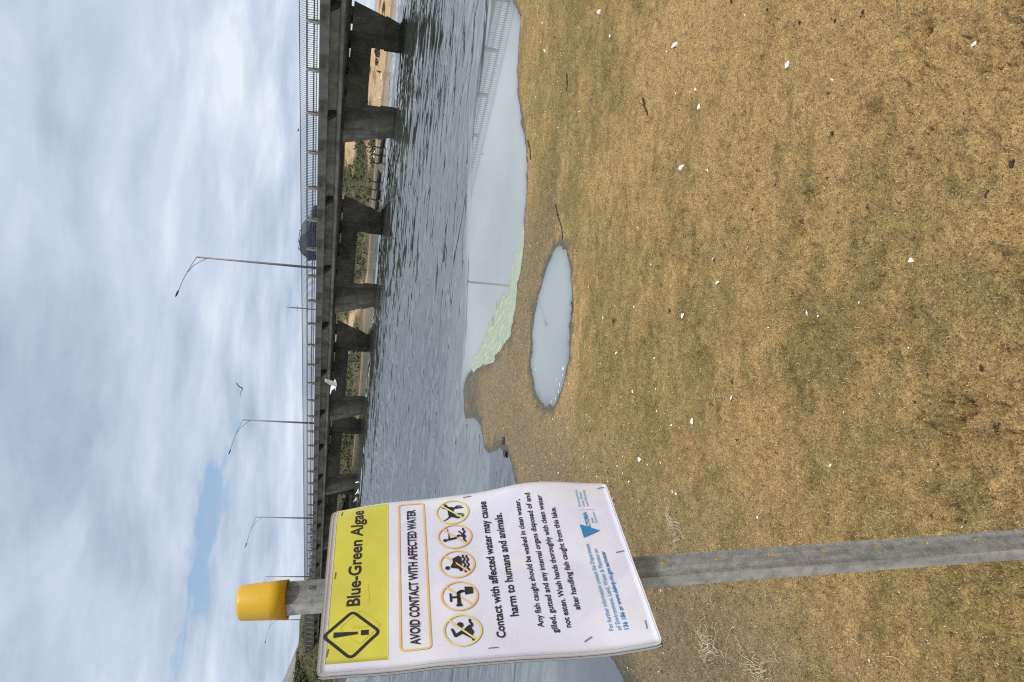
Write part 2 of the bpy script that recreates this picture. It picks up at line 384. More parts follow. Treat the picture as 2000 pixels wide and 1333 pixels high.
def onground(x, y):
    z = 0.1
    for _ in range(5):
        P = onz(x, y, z); z = float(gz(P[:1], P[1:2], False)[0])
    P = onz(x, y, z); return P
for (x, y, r, dep, st, an) in [(1835, 822, .055, .022, 1.5, .3), (1870, 800, .04, .02, 1.2, .9), (1815, 870, .03, .014, 1.2, 0), (1780, 805, .035, -.012, 1.6, 1.2), (1765, 85, .06, .016, 1.5, .5), (1790, 60, .035, .014, 1.2, 0), (1700, 215, .05, .012, 2.0, .1), (1660, 210, .03, .01, 1.5, .1),
                              (1565, 505, .05, .012, 1.7, 1.0), (1540, 600, .05, .013, 1.6, .2), (1935, 455, .045, -.016, 1.3, .4), (1905, 300, .05, .01, 1.8, .4), (1370, 130, .07, .012, 1.6, .2), (1640, 90, .04, .01, 1.5, 1),
                              (1620, 770, .05, .012, 1.5, .4), (1750, 640, .06, .01, 2, 1.3), (1480, 905, .06, .011, 1.7, .3), (1700, 950, .05, .011, 1.5, .2), (1880, 1180, .05, .01, 1.6, 1.1), (1660, 1240, .06, .011, 1.5, .2), (1935, 60, .05, .010, 1.8, .7)]:
    P = onz(x, y, 0.17); DENTS.append((P[0], P[1], r, dep * 1.15, st, an))

SCUFFS = [(*onz(x, y, 0.17)[:2], r, a) for x, y, r, a in [(1838, 820, .095, .062), (1775, 88, .075, .03), (1690, 210, .07, .024), (1560, 520, .07, .022), (1540, 600, .06, .02), (1935, 455, .05, .034), (1700, 640, .09, .018), (1370, 130, .09, .022), (1470, 250, .1, .02), (1935, 60, .08, .02), (1660, 930, .09, .018), (1900, 1240, .08, .02)]]
def build_beach():
    th = np.concatenate([np.linspace(R(-175), R(-48), 40), np.linspace(R(-47), R(47), 760), np.linspace(R(48), R(175), 40)])
    rr = np.concatenate([[0.02, 0.4, 0.9], np.exp(np.linspace(math.log(1.3), math.log(15.0), 640)), [16, 18, 21, 25, 30, 38, 50, 70]])
    Rr, T = np.meshgrid(rr, th, indexing='ij')
    X = (Rr * np.sin(T)).ravel(); Y = (Rr * np.cos(T)).ravel()
    dd_ = land_dist(X, Y); d, dl, dp = dd_; Z = gz(X, Y, True, dd_)
    # base colours of the ground itself: bright sand, olive algae mat, brown silt, wet margin
    sand = np.array([0.60, 0.395, 0.165]); olive = np.array([0.335, 0.245, 0.088]); brown = np.array([0.32, 0.24, 0.145]); wet = np.array([0.105, 0.105, 0.07]); oran = np.array([0.66, 0.42, 0.19])
    n1 = fbm(X * 0.7 + 3, Y * 0.9, 5, 41, 0.6); n2 = fbm(X * 2.3, Y * 3.4, 5, 53, 0.6); n3 = fbm(X * 9, Y * 14, 4, 67, 0.6); n4 = fbm(X * 1.4 + 9, Y * 1.4, 4, 71)
    band = sstep(0.02, 0.25, d) * (1 - sstep(2.2, 4.6, dl)) * sstep(-0.2, 0.9, X + 0.6 * (Y < 5.6) * 3)
    ol = np.clip(band * 0.80 + (n1 - 0.5) * 1.5 + (n2 - 0.5) * 1.3 + (n3 - 0.5) * 1.5 - 0.10 - 0.40 * sstep(3.2, 5.0, dl) - 0.30 * (1 - sstep(2.4, 4.2, Y)), 0, 1) + np.clip((n3 - 0.64) * 1.8, 0, 0.4)
    ol = np.clip(ol, 0, 1)[:, None]
    orr = (sstep(0.35, 0.75, n4) * sstep(0.2, 1.6, X) * sstep(3.0, 4.5, dl))[:, None]
    c = sand * (1 - orr) + oran * orr
    br = (np.clip((1 - sstep(0.5, 1.9, dl)) * 1.1 * (1 - sstep(0.9, 1.9, X)), 0, 1))[:, None]
    c = c * (1 - br) + brown * br
    c = c * (1 - ol * (1 - 0.55 * br)) + olive * ol * (1 - 0.55 * br)
    sp = onz(918, 778)[:2]; spit = np.exp(-(((X - sp[0]) / 0.6) ** 2 + ((Y - sp[1]) / 0.8) ** 2)) * 1.5 * np.clip(n2 * 1.6 + (n3 - 0.5) * 1.5 - 0.1, 0, 1)
    rl = onz(1075, 420)[:2]; spit = spit + 0.6 * np.exp(-(((X - rl[0]) / 0.7) ** 2 + ((Y - rl[1]) / 0.5) ** 2)) * n2
    edge = np.clip((1 - sstep(0.0, 0.06 + 0.30 * n2 * n3 * 2, np.minimum(dl, dp * 1.5)) + spit), 0, 1)
    c = c * (1 - edge[:, None] * 0.85) + wet * edge[:, None] * 0.85
    dry = np.exp(-((X - SCUFFS[0][0] - 0.02) ** 2 + (Y - SCUFFS[0][1] + 0.07) ** 2) / 0.05 ** 2)[:, None] * 0.55; c = c * (1 - dry) + np.array([0.60, 0.37, 0.19]) * dry
    c = c * (0.74 + 0.54 * fbm(X * 30, Y * 36, 3, 91))[:, None]
    me = np_mesh('beach', np.stack([X, Y, Z], 1), grid_quads(len(rr), len(th)), MAT['beach'])
    cattr(me, 'col', c); fattr(me, 'wet', edge)
    o = link(bpy.data.objects.new('beach', me)); tag(o, 'brown and olive sandy beach matted with dried algae', 'beach', kind='structure')
build_beach()

def build_water():
    th = np.concatenate([np.linspace(R(-178), R(-46), 40), np.linspace(R(-45), R(45), 520), np.linspace(R(46), R(178), 40)])
    rr = np.concatenate([np.exp(np.linspace(math.log(3.2), math.log(9), 150)), 9 + np.cumsum(np.linspace(0.05, 0.16, 480)), np.linspace(60, 78, 45), [80, 90, 120, 200, 400, 900, 2500, 9000]])
    Rr, T = np.meshgrid(rr, th, indexing='ij'); X = (Rr * np.sin(T)).ravel(); Y = (Rr * np.cos(T)).ravel(); RR = Rr.ravel()
    d, dl, dp = land_dist(X, Y)
    # lee of the sand spit: the water inside this curve lies calm
    cal = np.array([onz(x, y)[:2] for x, y in [(902, 745), (906, 690), (909, 600), (912, 500), (914, 400), (920, 300), (928, 200), (940, 110), (952, 30), (956, -40), (930, -300)]])
    poly = np.vstack([cal, [[16, 9], [10, 3], [-0.5, 5], [-0.75, 10.8]]])
    ds = seg_dist(X, Y, cal, False); ins = inside(X, Y, poly); ds = np.where(ins, ds, -ds) + 0.6 * (fbm(X * 0.8, Y * 1.3, 4, 15) - 0.5)
    calm = sstep(-0.7, 0.35, ds)
    left = (X < -1.0) & (Y < 9.0)
    calm = np.maximum(calm, np.where(left, 0.93 * (1 - sstep(5.0, 7.0, Y)), 0))
    calm = np.where(dp < 0.3, 1.0, calm)
    depth = np.where(dp < 0.2, 0.08, np.clip(-dl, 0, 50) * 0.05)
    shallow = np.maximum(0.85 * sstep(-0.4, 0.6, ds) * (1 - sstep(3.5, 6, -dl)), np.where(dp < 0.3, 0.75, 0))
    shallow = np.maximum(shallow, 0.30 * (1 - sstep(0.3, 4.0, -dl)))
    see = np.exp(-np.clip(-np.where(dp < 0.3, dp, dl), 0, 9) / 0.06) * 0.8
    see = np.where(left, np.maximum(see, 0.85 * (1 - sstep(0.15, 0.9, -dl))), see)
    gw = np.random.default_rng(3); Z = np.zeros_like(X)
    gust = 0.55 + 0.9 * fbm(X * 0.10, Y * 0.16, 3, 61)
    for i in range(26):
        lam = 0.36 * (1.35 / 0.36) ** gw.uniform(0, 1) ** 1.1; an = R(-90 + 4) + gw.normal(0, R(11)); k = 2 * math.pi / lam
        ph = k * (X * math.cos(an) + Y * math.sin(an)) + gw.uniform(0, 6.28) + 2.6 * fbm(X * 0.45 + i, Y * 0.45, 2, 100 + i)
        Z += 0.0140 * lam * ((0.5 + 0.5 * np.sin(ph)) ** 2 - 0.37) * (RR < lam * 170)      # narrow crests, wide flat troughs
    Z = Z * gust
    geo = 1 - sstep(58, 76, RR)
    Z *= geo * (1 - calm) * sstep(0.0, 0.55, -dl)
    me = np_mesh('lake_water', np.stack([X, Y, Z], 1), grid_quads(len(rr), len(th)), MAT['water'])
    fattr(me, 'calm', calm); fattr(me, 'geo', geo); fattr(me, 'shallow', shallow); fattr(me, 'see', see)
    tag(link(bpy.data.objects.new('lake_water', me)), 'grey rippled lake water with a calm inlet along the beach', 'water', kind='structure')
build_water()

# pale green scum floating along the edge of the inlet
def build_scum():
    m, n, l, p, o = newmat('algae_scum')
    g = noise_tex(n, l, 40, 4, 0.6)
    su = n.new('ShaderNodeAttribute'); su.attribute_name = 'strip'; nx = n.new('ShaderNodeTexNoise'); l.new(su.outputs['Vector'], nx.inputs['Vector'])
    nx.inputs['Scale'].default_value = 1.6; nx.inputs['Detail'].default_value = 6; nx.inputs['Roughness'].default_value = 0.62; nx.inputs['Distortion'].default_value = 0.0; f = nx.outputs['Fac']
    c = ramp(f, [(0.3, (0.30, 0.355, 0.225)), (0.48, (0.38, 0.435, 0.29)), (0.60, (0.46, 0.51, 0.36)), (0.72, (0.66, 0.70, 0.56))], n, l)
    c = mixc(n, l, 1.0, c, ramp(g, [(0.3, (0.85, 0.85, 0.85)), (0.7, (1.12, 1.12, 1.1))], n, l), 'MULTIPLY')
    l.new(c, p.inputs['Base Color']); p.inputs['Roughness'].default_value = 0.35; l.new(bump(n, l, g, 0.004), p.inputs['Normal'])
    sx = n.new('ShaderNodeSeparateXYZ'); l.new(su.outputs['Vector'], sx.inputs[0])
    nf = noise_tex(n, l, 5, 7, 0.7, 'Object', (1, 1.6, 1), 0.5)
    al = M('ADD', M('MULTIPLY', M('SUBTRACT', 10.0, sx.outputs[1], nodes=n, links=l), 0.7, nodes=n, links=l), M('MULTIPLY', M('SUBTRACT', nf, 0.58, nodes=n, links=l), 5.0, nodes=n, links=l), nodes=n, links=l, clamp=True)
    l.new(M('MULTIPLY', al, 0.93, nodes=n, links=l), p.inputs['Alpha'])
    px_out = [(1031, 410), (1026, 500), (1018, 560), (1012, 620), (1005, 660), (992, 680), (978, 700), (972, 712), (955, 718), (944, 724), (926, 732)]
    px_in = [(1026, 430), (1010, 482), (998, 522), (984, 560), (968, 592), (955, 625), (942, 658), (928, 688), (920, 712)]
    A = np.array([onz(*q) for q in px_out]); B = np.array([onz(*q) for q in px_in])
    def res(P, k):
        s = np.concatenate([[0], np.cumsum(np.linalg.norm(np.diff(P, axis=0), axis=1))]); t = np.linspace(0, s[-1], k)
        return np.stack([np.interp(t, s, P[:, i]) for i in range(3)], 1)
    K, J = 240, 26
    A, B = res(A, K), res(B, K); V = []
    rag = (fbm(np.linspace(0, 9, K), np.zeros(K), 2, 5, 0.5) - 0.5) * 0.5
    for j in range(J):
        t = j / (J - 1); P = A * (1 - t) + B * t
        P = P + (B - A) * (rag * t)[:, None]
        P[:, 2] = 0.004 + 0.006 * vnoise(P[:, 0] * 18, P[:, 1] * 30, 3) * math.sin(math.pi * min(1, max(0.02, t)))
        V.append(P)
    me = np_mesh('algae_scum', np.concatenate(V), grid_quads(J, K), m)
    su_ = np.zeros((J, K, 3)); su_[..., 0] = np.linspace(0, 10, K)[None]; su_[..., 1] = np.linspace(0, 10, J)[:, None]; cattr(me, 'strip', su_.reshape(-1, 3))
    tag(link(bpy.data.objects.new('algae_scum', me)), 'pale green algae scum floating along the edge of the calm inlet', 'algae', kind='stuff')
build_scum()

# ------------------------------------------------------------------ far shore: dunes and hills
def m_dune():
    m, n, l, p, o = newmat('dune_ground')
    at = n.new('ShaderNodeAttribute'); at.attribute_name = 'col'
    f = noise_tex(n, l, 1.3, 6, 0.65, 'Object', (1, 1, 2.5)); g = noise_tex(n, l, 0.35, 5, 0.6)
    c = mixc(n, l, 1.0, at.outputs['Color'], ramp(f, [(0.3, (0.7, 0.7, 0.68)), (0.7, (1.2, 1.2, 1.2))], n, l), 'MULTIPLY')
    l.new(c, p.inputs['Base Color']); p.inputs['Roughness'].default_value = 0.95; p.inputs['Specular IOR Level'].default_value = 0.1
    l.new(bump(n, l, f, 0.35), p.inputs['Normal']); return m
MAT['dune'] = m_dune()
FAR_PX = [(800, -420), (783, -150), (770, -30), (764, 25), (749, 170), (735, 310), (728, 390), (717, 560), (711.7, 640), (703, 760), (690, 900), (672, 1100), (655, 1308), (643, 1450), (632, 1600)]
far_line = np.array([onz(*q)[:2] for q in FAR_PX]); far_line = np.vstack([[[150, 62]], far_line, [[-260, 190]]])
CREST = [(-300, 9), (0, 7.6), (120, 7.4), (200, 6.2), (380, 5.6), (560, 5.2), (760, 5.6), (950, 6.4), (1040, 5.6), (1110, 4.4), (1200, 2.6), (1270, 1.75), (1310, 1.35), (1340, 1.2), (1500, 1.0), (2500, 1.0)]
def picture_u(X, Y):
    P = np.stack([X, Y, np.zeros_like(X)], -1) - CAM; return CU + F * (P @ c_right) / np.maximum(P @ fw, 1)
def far_terrain(uu, e, X, Y):
    """height and colour e metres behind the far waterline; uu is the bearing"""
    H = np.interp(uu, [c[0] for c in CREST], [c[1] for c in CREST])
    k = sstep(2, 34, e)
    z = np.where(e < 0, 0.06 * e, 0.10 * np.minimum(e, 6)) + k * np.maximum(H - 0.6, 0.3)
    z = z * (1 - 0.25 * sstep(45, 140, e))
    z = z + sstep(1, 14, e) * (np.minimum(H * 0.28, 2.0)) * (fbm(X * 0.07, Y * 0.07, 4, 8) - 0.5) + sstep(3, 12, e) * 0.35 * (fbm(X * 0.4, Y * 0.4, 3, 12) - 0.5)
    return z
def build_dunes():
    s = np.concatenate([[0], np.cumsum(np.linalg.norm(np.diff(far_line, axis=0), axis=1))]); K = 620
    t = np.linspace(0, s[-1], K); L = np.stack([np.interp(t, s, far_line[:, i]) for i in range(2)], 1)
    E = np.concatenate([np.linspace(-10, 0, 4), np.linspace(0.6, 45, 75), np.linspace(48, 170, 24)])
    V, C = [], []
    dirv = L / np.linalg.norm(L, axis=1)[:, None]
    for e in E:
        X, Y = L[:, 0] + dirv[:, 0] * e, L[:, 1] + dirv[:, 1] * e
        uu = picture_u(X, Y); z = far_terrain(uu, np.full(K, e), X, Y)
        V.append(np.stack([X, Y, z], 1))
        sand = np.array([0.58, 0.39, 0.22]); green = np.array([0.10, 0.10, 0.05]); scrub = np.array([0.16, 0.125, 0.085])
        nz = fbm(X * 0.085 + 5, Y * 0.11, 5, 33, 0.6); n2 = fbm(X * 0.2, Y * 0.26 + 4, 4, 44, 0.6)
        veg = np.interp(uu, [-200, 300, 560, 700, 820, 1000, 1060, 1110, 1180, 1250], [1.0, 0.95, 0.75, 0.55, 0.6, 0.48, 0.32, 0.10, 0.02, -0.1])
        g = sstep(0.42, 0.52, nz * 0.85 + veg * 0.42 - 0.10)
        low = (1 - sstep(2.5, 11, e + (n2 - 0.5) * 9)) * sstep(0.9, 2.2, e + (n2 - .5) * 3)
        c = sand * (1 - g)[:, None] + green * g[:, None] * (0.75 + 0.6 * n2)[:, None]
        sc = (np.clip(low * np.interp(uu, [300, 700, 1040, 1120], [1, 0.9, 0.8, 0]), 0, 1) * 0.85)[:, None]
        c = c * (1 - sc) + scrub * sc
        if e < 0.9: c = c * 0 + np.array([0.34, 0.24, 0.14])
        C.append(c)
    me = np_mesh('dune_shore', np.concatenate(V), grid_quads(len(E), K), MAT['dune']); cattr(me, 'col', np.concatenate(C))
    tag(link(bpy.data.objects.new('dune_shore', me)), 'far shore of sand dunes and green scrub beyond the bridge', 'dunes', kind='structure')
    # grey headland far to the left
    K = 90; a = np.linspace(0, 1, K); V = []
    for j, q in enumerate(np.linspace(0, 1, 26)):
        X = -560 + 420 * a; Y = 430 + 260 * (q - 0.3) + 60 * a
        h = np.interp(a, [0, .3, .55, .7, .8, .9, 1], [52, 48, 44, 36, 20, 8, -2]) * math.sin(math.pi * min(1, q + 0.02)) ** 0.6
        V.append(np.stack([X, Y, h + 5 * (fbm(X * .03, Y * .03, 4, 6) - .5) - 1], 1))
    V = np.concatenate(V); me = np_mesh('headland_hill', V, grid_quads(26, K), MAT['dune'])
    nn = fbm(V[:, 0] * .03, V[:, 1] * .05, 4, 19)[:, None]
    cattr(me, 'col', np.array([0.30, 0.27, 0.25]) * nn * 1.3 + np.array([0.12, 0.14, 0.10]) * (1 - nn))
    tag(link(bpy.data.objects.new('headland_hill', me)), 'grey headland hill rising behind the far bridge end', 'hill', kind='structure')
build_dunes()
def far_point(x, y, e):
    """point on the far shore seen at picture bearing y, e metres behind the waterline"""
    q = ray(x, y)[:2]; q = q / np.linalg.norm(q)
    rs = np.linspace(40, 260, 1200); P = q[None] * rs[:, None]
    dd = seg_dist(P[:, 0], P[:, 1], far_line, False); i = int(np.argmin(dd)); P0 = q * (rs[i] + e)
    z = far_terrain(picture_u(P0[:1], P0[1:2]), np.array([float(e)]), P0[:1], P0[1:2])
    return np.array([P0[0], P0[1], float(z[0])])

# ------------------------------------------------------------------ foliage
def leafmat(name, col):
    return plain(name, col, 0.8, 0, 0.45, 1.6, 0, 0.15, rnd=0.15)
MAT['leaf'] = leafmat('shrub_leaf', (0.062, 0.066, 0.034)); MAT['leaf2'] = leafmat('scrub_leaf', (0.13, 0.115, 0.06)); MAT['bark'] = plain('shrub_bark', (0.12, 0.09, 0.07), 0.9)
def leaf_cloud(n, rx, ry, rz, size, seed, zmin=0.0):
    g = np.random.default_rng(seed); lobes = g.normal(0, 0.45, (7, 3)); V = np.zeros((n * 3, 3))
    for i in range(n):
        c = lobes[g.integers(7)] + g.normal(0, 0.27, 3); nn = np.linalg.norm(c)
        if nn > 1: c /= nn ** 1.3
        c = np.array([c[0] * rx, c[1] * ry, (c[2] * 0.5 + 0.5) * rz + zmin])
        for k in range(3): V[i * 3 + k] = c + g.normal(0, size, 3)
    return V, np.arange(n * 3).reshape(-1, 3)
shrub_me = []
for k in range(3):
    V, T = leaf_cloud(420, 1.0, 0.8, 1.0, 0.10, 50 + k, 0.04); shrub_me.append(np_mesh('foliage', V, T, MAT['leaf' if k != 1 else 'leaf2'], False))
def shrub(P, w, h, k, label, group):
    e = empty('shrub', P, (0, 0, k * 1.3)); tag(e, label, 'shrub', group)
    inst('crown', shrub_me[k % 3], e, (0, 0, 0), (0, 0, 0), (w, w * 0.8, h))
    MB().tube([(0, 0, -0.1), (0.04, 0.02, h * 0.3), (0.1, -0.05, h * 0.6)], [0.06 * w, 0.04 * w, 0.015 * w], 6).build('trunk', MAT['bark'], e)
for i, (y, e, w, h) in enumerate([(92, 9, 1.2, 0.6), (106, 7, 0.6, 0.4), (100, 11, .5, .4), (122, 8, .6, .5), (14, 6, 0.9, 0.3), (139, 16, 0.9, 0.7)]):
    shrub(far_point(740, y, e), w, h, i, 'low dark shrub on the bare sand bank beyond the bridge', 'shrubs dotted on the bare sand')
for i, (y, e, w, h) in enumerate([(158, 20, 1.6, 0.9), (168, 17, 1.8, 0.9), (180, 19, 2.0, 1.0), (191, 16, 1.5, .8), (203, 15, 1.6, .8), (211, 13, 1.2, .6)]):
    shrub(far_point(740, y, e), w, h, i, 'grey green shrub in the thicket topping the sand bank', 'shrubs of the thicket on the sand bank')
for i, (y, e, w, h) in enumerate([(1322, 22, 3.0, 1.5), (1312, 26, 2.5, 1.3), (1345, 20, 4, 2), (1303, 12, 2.5, 1.6)]):
    shrub(far_point(640, y, e), w, h, i * 3, 'dark green bush on the bank at the bridge end', 'bushes at the far bridge end')
def build_scrub():
    g = np.random.default_rng(5); Vs = []
    s = np.concatenate([[0], np.cumsum(np.linalg.norm(np.diff(far_line, axis=0), axis=1))])
    for i in range(5200):
        t = g.uniform(s[3], s[-2]); P0 = np.array([np.interp(t, s, far_line[:, k]) for k in range(2)]); dv = P0 / np.linalg.norm(P0)
        e = g.uniform(2, 40); P = P0 + dv * e; u = float(picture_u(P[:1], P[1:2])[0])
        if u > 1090 or fbm(P[:1] * 0.085 + 5, P[1:2] * 0.11, 5, 33, 0.6)[0] < 0.44 + 0.06 * (u > 1000): continue
        z = float(far_terrain(np.array([u]), np.array([e]), P[:1], P[1:2])[0]); sz = g.uniform(0.25, 0.8)
        for k in range(9):
            c = np.array([P[0], P[1], z]) + g.normal(0, 1, 3) * [sz, sz, sz * 0.3] + [0, 0, sz * 0.3]
            Vs.append(c + g.normal(0, 0.16, (3, 3)))
    V = np.concatenate(Vs); me = np_mesh('hillside_scrub', V, np.arange(len(V)).reshape(-1, 3), MAT['leaf'], False)
    tag(link(bpy.data.objects.new('hillside_scrub', me)), 'low green scrub covering the dunes beyond the bridge', 'scrub', kind='stuff')
build_scrub()

# ------------------------------------------------------------------ bridge: local x runs along it, local -y goes across to its far side
BX, BN, T0 = np.array([-0.6018, 0.7987]), np.array([0.7987, 0.6018]), 38.3
bridge = empty('road_bridge', (BN[0] * T0, BN[1] * T0, 0), (0, 0, math.atan2(BX[1], BX[0])))
tag(bridge, 'long low concrete road bridge on splayed piers crossing the lake', 'bridge')
S0, S1 = -48.4, 163.6
def bpt(s, t, z): return np.array([BN[0] * (T0 + t) + BX[0] * s, BN[1] * (T0 + t) + BX[1] * s, z])
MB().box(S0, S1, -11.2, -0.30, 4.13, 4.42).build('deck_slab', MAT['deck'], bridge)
MB().box(S0, S1, -10.8, -0.36, 4.424, 4.46).build('road_surface', MAT['asphalt'], bridge)
pan = MB().prism([(0, 4.09), (0, 4.60), (-0.03, 4.63), (-0.34, 4.63), (-0.34, 4.47), (-0.298, 4.46), (-0.298, 4.14), (-0.26, 4.09)], 'x', 0.006, 2.994).mesh('kerb_panel', MAT['kerb'])
for i in range(int((S1 - S0) / 3)): inst('kerb_panel', pan, bridge, (S0 + 1.5 + 3 * i - 1.5, 0, 0))
MB().box(S0, S1, -11.5, -11.204, 4.05, 4.62).build('far_kerb', MAT['kerb'], bridge)
for t in (0.66, 3.1, 5.6, 8.1, 10.4):
    o = [(-t, 4.126), (-t, 4.02), (-t - 0.10, 3.94), (-t - 0.10, 3.62), (-t + 0.10, 3.50), (-t + 0.12, 3.33), (-t + 0.08, 3.30), (-t - 0.62, 3.30), (-t - 0.66, 3.34), (-t - 0.64, 3.50), (-t - 0.46, 3.62), (-t - 0.46, 4.126)]
    s = S0
    while s < S1 - 1:
        MB().prism(o, 'x', s + 0.01, min(s + 17.68, S1)).build('girder', MAT['girder'], bridge); s += 17.7
brk = MB().prism([(-0.06, 4.124), (-0.06, 4.02), (-0.50, 3.66), (-0.79, 3.60), (-0.79, 4.124)], 'x', -0.16, 0.16).mesh('bracket', MAT['deck'])
for k in range(-10, 20):
    s = 22.67 + 7.15 * k
    if S0 < s < S1: inst('bracket', brk, bridge, (s, 0, 0))
# piers: splayed portal frames, skewed to the deck
TAU = np.array([0.945, 0.327]); TS, TT = float(TAU @ BX), float(TAU @ BN)
def pier_outline(z0, z1, out=0.0):
    """outer edges at heights between water (w) and cap (c)"""
    def ol(z):
        k = np.clip(z / 2.75, 0, 1); return -1.3 - 0.95 * k - out, 6.7 + 1.4 * k + out
    return ol
def skew_prism(mb, poly, d0, d1):
    """polygon (w, z) in the pier's own plane, thickness d0..d1 along the bridge"""
    n = len(poly); vs = []
    for d in (d0, d1):
        for w, z in poly: vs.append((w * TS + d, -(w * TT), z))
    mb.add(vs, [tuple(range(n - 1, -1, -1)), tuple(range(n, 2 * n))] + [(i, (i + 1) % n, n + (i + 1) % n, n + i) for i in range(n)])
ol = pier_outline(0, 0)
pm = MB(); zt = 3.12
a1, b1 = ol(0.95); a2, b2 = ol(zt)
skew_prism(pm, [(a1, 0.95), (0.0, 0.95), (0.0, 1.72), (0.06, 1.78), (5.34, 1.78), (5.4, 1.72), (5.4, 0.95), (b1, 0.95), (b2, zt), (a2, zt)], 0.0, 0.85)
pier_me = pm.mesh('pier', MAT['pier'])
pl_me = []
for sgn in (0, 1):
    q = MB(); z0 = -1.5
    if sgn == 0: poly = [(ol(-0.0)[0] - 0.05, z0), (0.05, z0), (0.05, 0.947), (ol(0.95)[0] - 0.05, 0.947), (ol(0.0)[0] - 0.05, 0)]
    else: poly = [(5.35, z0), (ol(0)[1] + 0.05, z0), (ol(0)[1] + 0.05, 0), (ol(0.95)[1] + 0.05, 0.947), (5.35, 0.947)]
    skew_prism(q, poly, -0.05, 0.90); pl_me.append(q.mesh('plinth', MAT['plinth']))
joint_me = MB(); [skew_prism(joint_me, [(w, 1.80), (w + 0.03, 1.80), (w + 0.03, zt - 0.02), (w, zt - 0.02)], -0.006, 0.0) for w in (1.35, 4.05)]
bear = []
for w in (-1.4, 1.2, 2.85, 5.0, 7.0): q = MB(); skew_prism(q, [(w, zt + 0.002), (w + 0.75, zt + 0.002), (w + 0.75, 3.295), (w, 3.295)], 0.1, 0.75); bear.append(q.mesh('bearing_block', MAT['pier']))
for k in range(-3, 8):
    p = inst('pier', pier_me, bridge, (30.4 + 17.7 * k, -2.73, 0))
    for me in pl_me: inst('plinth', me, p)
    for me in bear: inst('bearing_block', me, p)
MB().box(S1 - 2, S1 + 3, -11.5, -0.1, -1, 4.08).build('abutment', MAT['pier'], bridge)
MB().box(S1 + 0.05, S1 + 140, -11.0, -0.3, 3.6, 4.44).build('approach_road', MAT['asphalt'], bridge)
# near railing
def build_railing():
    r = MB()
    for (z, t, w, h) in ((5.30, 0.17, 0.06, 0.08), (4.92, 0.17, 0.06, 0.07), (4.76, 0.17, 0.04, 0.04)): r.box(S0, S1, -t - w / 2, -t + w / 2, z - h / 2, z + h / 2)
    r.tube([(S0, -0.36, 5.72), (S1, -0.36, 5.72)], 0.026, 6)
    rail = r.build('railing', MAT['railpaint'], bridge)
    post = MB().prism([(-0.05, 4.632), (-0.33, 4.632), (-0.30, 4.80), (-0.24, 5.345), (-0.11, 5.345), (-0.05, 4.80)], 'x', -0.07, 0.07).mesh('rail_post', MAT['railpost'])
    for k in range(-24, 47):
        s = 23.6 + 3.02 * k
        if S0 + 0.2 < s < S1: inst('rail_post', post, rail, (s, 0, 0))
    pts = [(0, -0.17, 4.70), (0, -0.17, 5.28), (0, -0.185, 5.42), (0, -0.225, 5.55), (0, -0.29, 5.66), (0, -0.36, 5.72)]
    pk = MB().tube(pts, 0.016, 4, False).mesh('picket', MAT['railpaint'])
    ss = np.arange(S0 + 0.1, S1, 0.1373); near = [s for s in ss if 21.0 < s][:300]; rest = [s for s in ss if s < 21.0 or s > near[-1]]
    for s in near: inst('picket', pk, rail, (float(s), 0, 0))
    mb = MB()
    for s in rest: mb.tube([(s, p[1], p[2]) for p in (pts[0], pts[1], pts[3], pts[5])], 0.016, 3, False)
    tag(mb.build('far_pickets', MAT['railpaint'], rail), kind='stuff')
    r = MB(); r.box(S0, S1, -11.36, -11.3, 5.0, 5.07); r.box(S0, S1, -11.36, -11.3, 5.35, 5.42)
    rail2 = r.build('far_railing', MAT['railpaint'], bridge)
    p2 = MB().box(-0.05, 0.05, -11.4, -11.28, 4.61, 5.45).mesh('rail_post', MAT['railpost'])
    for k in range(-24, 47):
        s = 23.6 + 3.02 * k
        if S0 + 0.2 < s < S1: inst('rail_post', p2, rail2, (s, 0, 0))
build_railing()

# ------------------------------------------------------------------ lamps and mast on the bridge
def lamp(s, ztop, zbase, label):
    P = bpt(s, 10.6, zbase); e = empty('street_lamp', P, (0, 0, math.atan2(-BN[1], -BN[0]))); tag(e, label, 'street lamp', 'street lamps on the bridge')
    h = ztop - zbase
    MB().tube([(0, 0, 0), (0, 0, h * 0.5), (0, 0, h)], [0.13, 0.105, 0.075], 10).build('pole', MAT['steel'], e, True)
    MB().box(-0.2, 0.2, -0.2, 0.2, -0.02, 0.05).build('base_plate', MAT['steel'], e)
    L, rise = 4.2, 0.80
    arm = [(0.0, 0, h), (0.9, 0, h + 0.22), (1.9, 0, h + 0.46), (3.0, 0, h + 0.68), (L, 0, h + rise)]
    MB().tube(arm, 0.035, 6).build('arm', MAT['steel'], e)
    MB().tube([(0.03, 0, h - 0.95), (0.5, 0, h - 0.42), (1.1, 0, h + 0.08), (1.9, 0, h + 0.43)], 0.03, 6).build('brace', MAT['steel'], e)
    hd = MB(); xs = [0, 0.12, 0.35, 0.6, 0.74]; w = [0.05, 0.12, 0.15, 0.12, 0.04]
    n = 8
    vs = [(L - 0.05 + x, ww * math.cos(2 * math.pi * k / n), h + rise + 0.12 * x / 0.7 + ww * 0.55 * math.sin(2 * math.pi * k / n)) for x, ww in zip(xs, w) for k in range(n)]
    fs = [(i * n + k, i * n + (k + 1) % n, (i + 1) * n + (k + 1) % n, (i + 1) * n + k) for i in range(4) for k in range(n)] + [tuple(range(n)), tuple(range(4 * n, 5 * n))]
    hd.add(vs, fs).build('lamp_head', MAT['lamphead'], e, True)
